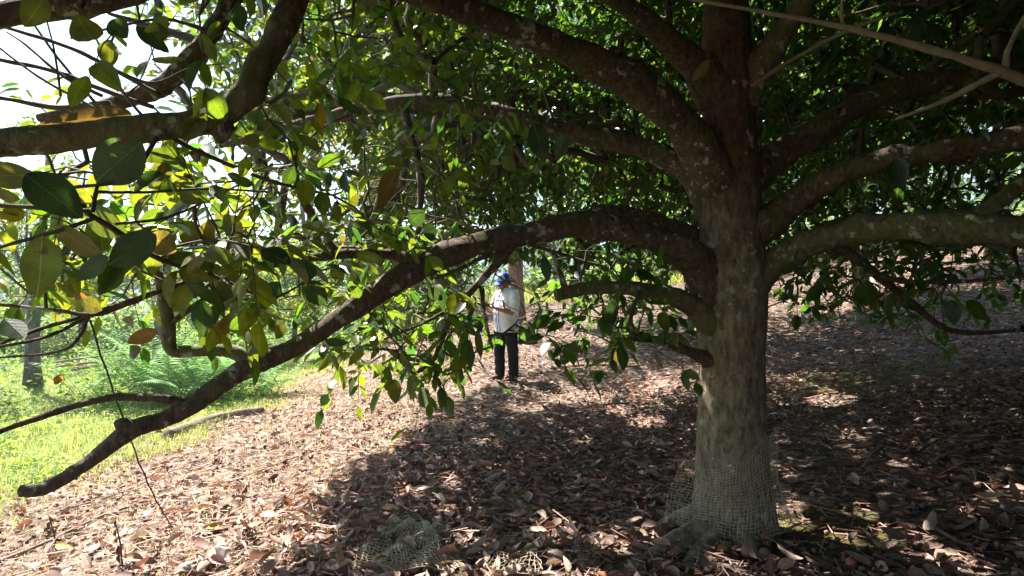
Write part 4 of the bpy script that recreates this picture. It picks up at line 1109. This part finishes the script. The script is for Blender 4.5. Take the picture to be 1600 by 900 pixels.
bg_tree('low', 640, 19, "low leafy tree left of the man across the clearing", 1.0)
bg_tree('yellow', 575, 24, "yellow-green tree with airy crown seen through the sky gap", 1.15, .5)
bg_tree('slim', 480, 22, "thin tall tree left of the airy yellow-green tree", 1.0)
bg_tree('bushy', 395, 26, "rounded bushy tree at the centre of the left valley", .8)
bg_tree('low', 130, 20, "low bright tree between the two grey trunks on the left", 1.1)
bg_tree('low', 330, 18, "low tree just behind the fern bush", .85)
bg_tree('bushy', -40, 22, "broad tree cut by the photo's left edge", .85)
bg_tree('low', 460, 17, "small tree at the grass edge above the litter", .9)
bg_tree('bushy', 200, 34, "distant rounded tree beyond the left slope", .9)
bg_tree('slim', 905, 21, "thin grey tree right of the reddish trunk", 1.0)
bg_tree('bushy', 980, 27, "dense green tree behind the litter left of the main trunk", 1.0)
bg_tree('low', 865, 26, "low bush-like tree in the sun just right of the man", 1.0)
bg_tree('yellow', 700, 30, "tall yellow-green tree above the man behind the branches", 1.1)
bg_tree('bushy', 1090, 24, "dark green tree hidden behind the main trunk's left side", 1.1)
bg_tree('dense', 1085, 12.4, "dense dark tree standing straight behind the main trunk", 1.0, .4, 1.05)
bg_tree('dense', 1165, 11, "dense dark tree nearest behind the main trunk's right edge", .95, 1.1, 1.0)
bg_tree('dense', 1345, 13.6, "dense dark tree upslope between the right-hand limbs", 1.05, 2.2, 1.1)
bg_tree('dense', 1560, 15.5, "dense dark tree upslope at the far right", 1.1, 4.0, 1.1)
bg_tree('bushy', 1250, 26, "bushy tree at the top of the litter slope right of the trunk", 1.0)
bg_tree('yellow', 1480, 26, "sunlit yellow-green tree above the right-hand limbs", .9)
bg_tree('slim', 1440, 21, "thin pale tree standing upslope on the right", 1.0)
bg_tree('bushy', 1640, 24, "broad tree at the photo's right edge upslope", 1.0)
bg_tree('low', 1360, 22, "low dark tree on the slope behind the right limb", 1.1)
bg_tree('bushy', 560, 36, "far green tree closing the valley left of the man", 1.0)
# far wood as one mass
rf = np.random.default_rng(91)
a = Acc()
for k in range(46):
    px = rf.uniform(-500, 2100); d = rf.uniform(38, 75)
    if 60 < px < 330: d += 25
    x_ = (px - 800) / 1000 * d
    c_, _ = bg_crown(900, rf.uniform(2.2, 3.6), rf.uniform(2, 3.2), rf.uniform(2.2, 4.4), (.3, .6), [(.08, .14, .07), (.11, .17, .08), (.06, .11, .07)], k, 16)
    a.add(np.concatenate(c_.V) + (x_, d, float(height(x_, d))), np.concatenate(c_.F), np.concatenate(c_.T))
    V, F = tube(np.array([(x_, d, float(height(x_, d)) - .3), (x_ + .1, d, float(height(x_, d)) + 3)]), (.22, .12), 6, .05); a.add(V, F, (.16, .14, .11))
tag(link("far_wood", a.mesh("far_wood", M_bgleaf)), "far belt of pale green woodland closing the view", "woodland", kind="stuff")

# ------------------------------------------------------------------ the man
M_skin = plain("skin", (.30, .155, .10), .55, .12, 30)
M_hair = plain("black_hair", (.018, .015, .014), .6, .3, 80)
M_trouser = plain("black_trousers", (.014, .014, .017), .85, .3, 40)
M_shoe = plain("brown_shoe", (.12, .065, .045), .6, .3, 50)
M_blue = plain("cap_blue", (.015, .06, .55), .7, .15, 60)
M_capwhite = plain("cap_pale_blue", (.55, .74, .85), .8, .1, 60)
M_black = plain("black_plastic", (.012, .012, .013), .4, .2, 50)
M_bag = plain("olive_bag_cloth", (.085, .085, .03), .9, .35, 45, .004)
def shirt_mat():
    m, nt, b = mat("striped_shirt")
    tc = N(nt, "TexCoord"); sp = N(nt, "SeparateXYZ"); nt.links.new(tc.outputs["Object"], sp.inputs[0])
    ab = N(nt, "Math", operation='ABSOLUTE'); nt.links.new(sp.outputs[0], ab.inputs[0])
    st = ramp(nt, ab.outputs[0], [(0, (.74, .76, .80)), (.018, (.06, .09, .36)), (.032, (.80, .81, .84)), (.058, (.30, .38, .62)), (.064, (.82, .83, .85))])
    st.color_ramp.interpolation = 'CONSTANT'
    fr = N(nt, "Math", operation='LESS_THAN'); nt.links.new(sp.outputs[1], fr.inputs[0]); fr.inputs[1].default_value = -.04
    up = N(nt, "TexWave"); up.inputs["Scale"].default_value = 16; nt.links.new(tc.outputs["Object"], up.inputs["Vector"])
    fine = ramp(nt, up.outputs[1], [(.3, (.82, .83, .85)), (.85, (.66, .71, .80))])
    body = mix(nt, fr.outputs[0], fine.outputs[0], st.outputs[0])
    n = noise(nt, tc.outputs["Object"], 9, 4)
    c = mix(nt, .8, body, ramp(nt, n.outputs[0], [(.3, (.82,) * 3), (.7, (1.05,) * 3)]).outputs[0], 'MULTIPLY')
    nt.links.new(c, b.inputs["Base Color"]); b.inputs["Roughness"].default_value = .9; b.inputs["Specular IOR Level"].default_value = .1
    bp = N(nt, "Bump"); bp.inputs["Distance"].default_value = .02; nt.links.new(n.outputs[0], bp.inputs["Height"]); nt.links.new(bp.outputs[0], b.inputs["Normal"])
    return m
M_shirt = shirt_mat()

def ell(acc, c, r, seg=16, rings=10, rot=None):
    u = np.linspace(0, math.pi, rings + 1); v = np.arange(seg) * 2 * math.pi / seg
    V = np.array([(math.sin(a) * math.cos(b), math.sin(a) * math.sin(b), math.cos(a)) for a in u for b in v]) * r
    if rot is not None: V = V @ np.array(rot.to_matrix()).T
    F = []
    for i in range(rings):
        for k in range(seg):
            p, q = i * seg + k, i * seg + (k + 1) % seg
            F += [(p, p + seg, q + seg), (p, q + seg, q)]
    acc.add(V + np.array(c), F)

def chain(acc, spec, seg=12, n=4):
    r = catmull(np.array(spec, float), n)
    V, F = tube(r[:, :3], r[:, 3], seg, 0, True); acc.add(V, F)

def loft(acc, spec, seg=28, n=3, power=2.3):
    """rounded horizontal sections: x, y, z, half width, half depth"""
    r = catmull(np.array(spec, float), n)
    ang = np.arange(seg) * 2 * math.pi / seg
    ca, sa = np.cos(ang), np.sin(ang)
    k = (np.abs(ca) ** power + np.abs(sa) ** power) ** (-1 / power)
    V = np.concatenate([np.stack([q[0] + q[3] * ca * k, q[1] + q[4] * sa * k, np.full(seg, q[2])], 1) for q in r])
    F = []
    for i in range(len(r) - 1):
        for j in range(seg):
            a, b = i * seg + j, i * seg + (j + 1) % seg
            F += [(a, b, b + seg), (a, b + seg, a + seg)]
    m = (len(r) - 1) * seg; nn_ = len(V)
    V = np.vstack([V, r[0][:3], r[-1][:3]])
    for j in range(seg): F += [(nn_, (j + 1) % seg, j), (nn_ + 1, m + j, m + (j + 1) % seg)]
    acc.add(V, F)

def fuse(acc, name, m, parent, voxel, it=3, fac=.5, folds=0):
    """joins the collected shapes into one continuous skin"""
    me = acc.mesh(name, m)
    o = link(name, me, parent)
    rm = o.modifiers.new("remesh", 'REMESH'); rm.mode = 'VOXEL'; rm.voxel_size = voxel; rm.use_smooth_shade = True
    sm = o.modifiers.new("smooth", 'SMOOTH'); sm.iterations = it; sm.factor = fac
    dg = bpy.context.evaluated_depsgraph_get()
    new = bpy.data.meshes.new_from_object(o.evaluated_get(dg), depsgraph=dg)
    o.modifiers.clear(); o.data = new
    if folds:
        V = np.empty(len(new.vertices) * 3); new.vertices.foreach_get("co", V); V = V.reshape(-1, 3)
        Nn = np.empty(len(new.vertices) * 3); new.vertex_normals.foreach_get("vector", Nn); Nn = Nn.reshape(-1, 3)
        w = np.sin(V[:, 2] * 52 + np.sin(V[:, 0] * 17) * 2 + V[:, 1] * 21) * np.sin(V[:, 0] * 13 + V[:, 1] * 17 + V[:, 2] * 9)
        V += Nn * (w * folds)[:, None]
        new.vertices.foreach_set("co", V.ravel()); new.update()
    if not new.materials: new.materials.append(m)
    new.polygons.foreach_set("use_smooth", np.ones(len(new.polygons), bool))
    return o

pb = on_ground(792, 594)
PRZ = math.atan2(-.76, .65)
man = empty("person", pb, "man in striped white shirt, black trousers and blue cap looking down at his hands", "person", rz=PRZ)
man.scale = (1.03, 1.03, 1.03)
# head (local: he faces -Y, his left is +X), bent forward to his hands
hp = Vector((0, -.075, 1.50)); hrot = Matrix.Rotation(math.radians(24), 3, 'X')
def H(x, y, z): return np.array(hp + hrot @ Vector((x, y, z)))
hq = hrot.to_quaternion()
b_ = Acc()
ell(b_, H(0, .012, .03), (.076, .095, .10), 20, 14, hq)          # skull
ell(b_, H(0, -.022, -.045), (.064, .072, .082), 18, 12, hq)      # face and jaw
ell(b_, H(0, -.075, -.098), (.028, .022, .02), 10, 8, hq)        # chin
ell(b_, H(0, -.098, -.022), (.013, .02, .03), 10, 8, hq)         # nose
ell(b_, H(0, -.112, -.036), (.018, .014, .012), 10, 8, hq)
for s in (1, -1):
    ell(b_, H(s * .038, -.075, -.035), (.026, .022, .024), 10, 8, hq)   # cheeks
    ell(b_, H(s * .079, .012, -.02), (.012, .022, .034), 10, 8, hq)     # ears
ell(b_, H(0, -.088, -.07), (.026, .014, .009), 10, 6, hq); ell(b_, H(0, -.084, -.081), (.022, .014, .009), 10, 6, hq)   # lips
ell(b_, H(0, -.083, .012), (.052, .018, .013), 12, 6, hq)         # brow
chain(b_, [(0, .0, 1.30, .062), (0, -.02, 1.38, .058), (0, -.05, 1.46, .058)])
loft(b_, [(0, 0, .80, .16, .105), (0, -.01, .95, .165, .12), (0, -.015, 1.10, .165, .12), (0, .0, 1.25, .175, .105), (0, .0, 1.34, .13, .075), (0, -.005, 1.37, .07, .055)])
LH, RH = np.array((.035, -.335, 1.115)), np.array((-.06, -.375, 1.125))
LE, RE = np.array((.262, -.085, 1.03)), np.array((-.262, -.10, 1.04))
for s, E, Hh in ((1, LE, LH), (-1, RE, RH)):
    chain(b_, [(s * .17, 0, 1.325, .056), (s * .215, -.02, 1.22, .05), (*E, .043)])
    w_ = E + (Hh - E) * .80
    chain(b_, [(*E, .044), (*(E + (Hh - E) * .3), .042), (*w_, .027)])
    dr = nrm(Hh - E); lat = nrm(np.cross(dr, (0, 0, 1))); upv = np.cross(lat, dr)
    pc_ = w_ + dr * .055
    for q in range(4):                                            # palm: four rays, then the fingers
        o0 = lat * (.030 - .020 * q)
        k0 = w_ + dr * .10 + o0 * 1.05
        chain(b_, [(*(w_ + o0 * .5), .016), (*(w_ + dr * .05 + o0 * .9), .0155), (*k0, .0125)], 8, 2)
        fl = (.070, .078, .073, .058)[q]
        k1 = k0 + dr * fl * .45 - upv * .006 * s + upv * .012; k2 = k1 + dr * fl * .28 + upv * .022; k3 = k2 + dr * fl * .06 + upv * .022
        chain(b_, [(*k0, .011), (*k1, .0095), (*k2, .0088), (*k3, .0075)], 8, 2)
    tb = w_ + dr * .025 - lat * .03 * (1 if s > 0 else -1) * -1
    chain(b_, [(*(w_ + dr * .02), .017), (*(w_ + dr * .05 + upv * .03), .0135), (*(w_ + dr * .095 + upv * .043), .0105), (*(w_ + dr * .12 + upv * .036), .009)], 8, 2)
for s, yy in ((1, .03), (-1, -.06)):
    chain(b_, [(s * .088, 0, .86, .085), (s * .095, yy * .5 - .01, .62, .075), (s * .10, yy, .45, .056), (s * .10, yy + .015, .28, .056), (s * .102, yy + .02, .10, .038), (s * .104, yy + .02, .055, .036)])
    chain(b_, [(s * .104, yy + .045, .045, .034), (s * .108, yy - .05, .038, .036), (s * .114, yy - .15, .028, .026)])
body = fuse(b_, "body", M_skin, man, .0052, 2, .4)
# eyes, brows and hair
for s in (1, -1):
    a = Acc(); ell(a, H(s * .031, -.084, -.008), (.012, .009, .007), 10, 8, hq)
    link("eye", a.mesh("eye", plain("eye_white", (.5, .48, .45), .3, .05)), man)
a = Acc()
ell(a, H(0, .022, .028), (.083, .094, .098), 22, 14, hq); ell(a, H(0, .055, -.035), (.073, .058, .062), 16, 10, hq)
for s in (1, -1): ell(a, H(s * .073, -.008, -.005), (.011, .03, .03), 10, 8, hq)
hair = fuse(a, "hair", M_hair, man, .006, 2)
# eyeglasses
a = Acc()
for s in (1, -1):
    th = np.linspace(0, 2 * math.pi, 17)
    ring = np.array([H(s * .034 + .026 * math.cos(t_), -.109 + .012 * abs(math.cos(t_)) * .5, -.010 + .018 * math.sin(t_)) for t_ in th])
    V, F = tube(ring, .0024, 6, 0, False); a.add(V, F)
    V, F = tube(np.array([H(s * .06, -.105, -.006), H(s * .078, -.04, -.004), H(s * .082, .02, -.006)]), .0024, 6); a.add(V, F)
V, F = tube(np.array([H(-.009, -.110, -.006), H(0, -.113, -.002), H(.009, -.110, -.006)]), .0024, 6); a.add(V, F)
link("glasses", a.mesh("glasses", M_black), man)
# cap: crown, pale front panel, brim, button
def dome(phi0, phi1, r, lift, name, m, par):
    a = Acc(); ph = np.linspace(phi0, phi1, 17); el = np.linspace(0, math.pi / 2, 9)
    V = []
    for rr_ in (1.0, .96):
        for e_ in el:
            for p_ in ph:
                V.append(H(r[0] * rr_ * math.cos(e_) ** .8 * math.sin(p_), .012 - r[1] * rr_ * math.cos(e_) ** .8 * math.cos(p_), lift + r[2] * rr_ * math.sin(e_) ** .9 if e_ > 0 else lift))
    V = np.array(V); F = []; n_ = 17; h_ = 9 * 17
    for L_ in (0, 1):
        for i in range(8):
            for j in range(16):
                q = L_ * h_ + i * n_ + j
                f = [(q, q + 1, q + n_ + 1), (q, q + n_ + 1, q + n_)]
                F += f if L_ == 0 else [t_[::-1] for t_ in f]
    for j in range(16): F += [(j, h_ + j, h_ + j + 1), (j, h_ + j + 1, j + 1)]
    for i in range(8):
        for j in (0, 16): q = i * n_ + j; F += [(q, q + n_, h_ + q + n_), (q, h_ + q + n_, h_ + q)]
    a.add(V, F)
    return link(name, a.mesh(name, m), par)
cap = bpy.data.objects.new("cap", None); C.objects.link(cap); cap.parent = man
dome(math.radians(72), math.radians(288), (.096, .114, .105), .028, "cap_crown", M_blue, cap)
dome(math.radians(-72.5), math.radians(72.5), (.098, .117, .108), .028, "front_panel", M_capwhite, cap)
a = Acc()
V = []
for lay in (0, .006):
    for t_ in np.linspace(0, 1, 6):
        for p_ in np.linspace(-1.15, 1.15, 17):
            ext = t_ * .075 * max(0, math.cos(p_ * 1.2)) ** .6
            V.append(H(.098 * math.sin(p_) * (1 + .05 * t_), .012 - (.115 * math.cos(p_) + ext), .03 - .022 * t_ - .02 * math.sin(p_) ** 2 * t_ + lay))
F = []
for L_ in (0, 1):
    for i in range(5):
        for j in range(16):
            q = L_ * 102 + i * 17 + j
            f = [(q, q + 1, q + 18), (q, q + 18, q + 17)]
            F += f if L_ else [t_[::-1] for t_ in f]
for j in range(16):
    for i in (0, 85): F += [(i + j, i + j + 1, 102 + i + j + 1), (i + j, 102 + i + j + 1, 102 + i + j)]
a.add(np.array(V), F); link("brim", a.mesh("brim", M_blue), cap)
a = Acc(); ell(a, H(0, .012, .137), (.009, .009, .005), 10, 6, hq); link("button", a.mesh("button", M_blue), cap)
# shirt
a = Acc()
loft(a, [(0, .0, .735, .205, .155), (0, -.005, .82, .205, .16), (0, -.02, .95, .208, .17), (0, -.02, 1.08, .205, .165), (0, -.005, 1.20, .208, .14), (0, .0, 1.29, .205, .115), (0, .0, 1.345, .165, .09), (0, -.006, 1.385, .085, .068)])
for s, E in ((1, LE), (-1, RE)):
    chain(a, [(s * .15, 0, 1.32, .078), (s * .20, -.01, 1.25, .080), (*(np.array((s * .235, -.045, 1.12))), .076), (*(E * .93 + np.array((s * .225, -.05, 1.10)) * .07), .072)])
shirt = fuse(a, "shirt", M_shirt, man, .009, 3, .5, .006)
a = Acc()
th = np.linspace(0, 2 * math.pi, 25)
V, F = tube(np.array([(.073 * math.sin(t_), -.018 - .066 * math.cos(t_), 1.392 - .014 * math.cos(t_)) for t_ in th]), .013, 8, 0, False); a.add(V, F)
link("collar", a.mesh("collar", M_capwhite), shirt)
# trousers
a = Acc()
loft(a, [(0, 0, .70, .175, .135), (0, 0, .80, .178, .135), (0, 0, .90, .165, .125)])
for s, yy in ((1, .03), (-1, -.06)):
    chain(a, [(s * .09, 0, .80, .108), (s * .098, yy * .5 - .01, .62, .100), (s * .104, yy, .45, .086), (s * .106, yy + .01, .25, .081), (s * .106, yy + .012, .10, .078), (s * .106, yy + .012, .055, .076)])
fuse(a, "trousers", M_trouser, man, .01, 3, .5, .006)
for s, yy in ((1, .03), (-1, -.06)):
    a = Acc()
    chain(a, [(s * .104, yy + .06, .04, .044), (s * .106, yy - .02, .045, .048), (s * .11, yy - .11, .034, .044), (s * .116, yy - .175, .026, .030)])
    sh = fuse(a, "shoe", M_shoe, man, .008, 2)
    a = Acc(); loft(a, [(s * .11, yy - .06, -.01, .048, .145), (s * .11, yy - .06, .012, .05, .148)], 24, 2); link("sole", a.mesh("sole", M_black), sh)

# things he carries: phone in the hands, black case at the arm, cloth bag at the hip
def to_world(p): return np.array(pb) + np.array(Matrix.Rotation(PRZ, 3, 'Z') @ Vector(np.asarray(p) * 1.03))
def held(name, loc, lab, cat):
    return empty(name, to_world(loc), lab, cat, rz=PRZ)
ph = held("phone", (-.012, -.375, 1.155), "dark phone held flat in the man's two hands", "phone")
def rbox(w, d, h, bev, m, name, parent, off=(0, 0, 0), rot=None):
    bm = bmesh.new(); bmesh.ops.create_cube(bm, size=1)
    for v in bm.verts: v.co.x *= w; v.co.y *= d; v.co.z *= h
    bmesh.ops.bevel(bm, geom=bm.edges[:], offset=bev, segments=2, affect='EDGES')
    me = bpy.data.meshes.new(name); bm.to_mesh(me); bm.free(); me.materials.append(m)
    o = link(name, me, parent); o.location = off
    if rot: o.rotation_euler = rot
    return o
rbox(.072, .145, .009, .004, M_black, "case", ph, rot=(.35, 0, 1.2)); rbox(.064, .132, .002, .0008, plain("phone_glass", (.02, .025, .03), .15, .1), "screen", ph, off=(0, -.0025, .0052), rot=(.35, 0, 1.2))
kn = held("sheath", (.175, -.20, 1.135), "black sheathed handle sticking up at the man's left forearm", "sheath")
a = Acc(); chain(a, [(-.035, 0, .085, .010), (-.02, 0, .045, .013), (0, 0, 0, .012), (.02, 0, -.055, .010)], 10); link("handle", a.mesh("handle", M_black), kn)
rbox(.034, .03, .012, .004, M_black, "guard", kn, off=(-.005, 0, .012), rot=(0, -.4, 0))
bag = held("shoulder_bag", (.20, .235, .70), "olive cloth bag hanging at the man's left hip", "bag")
a = Acc()
loft(a, [(0, 0, -.16, .10, .06), (0, 0, -.14, .19, .10), (0, 0, -.03, .175, .10), (-.01, 0, .08, .13, .08), (-.02, 0, .17, .07, .05), (-.02, 0, .20, .05, .03)], 24, 4)
fuse(a, "pouch", M_bag, bag, .01, 3, .5, .007)
a = Acc(); V, F = tube(catmull(np.array([(-.03, 0, .18), (-.10, -.02, .45), (-.17, -.17, .645), (-.26, -.25, .63), (-.40, -.40, .45)]), 6), .012, 8, 0); a.add(V, F); link("strap", a.mesh("strap", M_bag), bag)
a = Acc(); loft(a, [(-.005, -.075, .02, .12, .035), (-.005, -.08, .07, .12, .035), (-.015, -.06, .13, .08, .035)], 20, 3); link("flap", a.mesh("flap", M_bag), bag)

# ------------------------------------------------------------------ haze added to lift and pale the distance
bm = bmesh.new(); bmesh.ops.create_cube(bm, size=1)
for v in bm.verts: v.co = Vector((v.co.x * 720, v.co.y * 480 + 130, (v.co.z + .5) * 56 - 22))
hm = bpy.data.meshes.new("haze"); bm.to_mesh(hm); bm.free()
m = bpy.data.materials.new("haze_air"); m.use_nodes = True; nt = m.node_tree
nt.nodes.remove(nt.nodes["Principled BSDF"])
vol = N(nt, "VolumePrincipled"); vol.inputs["Color"].default_value = (.76, .88, 1, 1); vol.inputs["Density"].default_value = .0016; vol.inputs["Anisotropy"].default_value = .55
nt.links.new(vol.outputs[0], nt.nodes["Material Output"].inputs["Volume"])
hm.materials.append(m)
tag(link("haze", hm), "thin bluish haze added to pale the air over the left valley", "haze", kind="stuff")
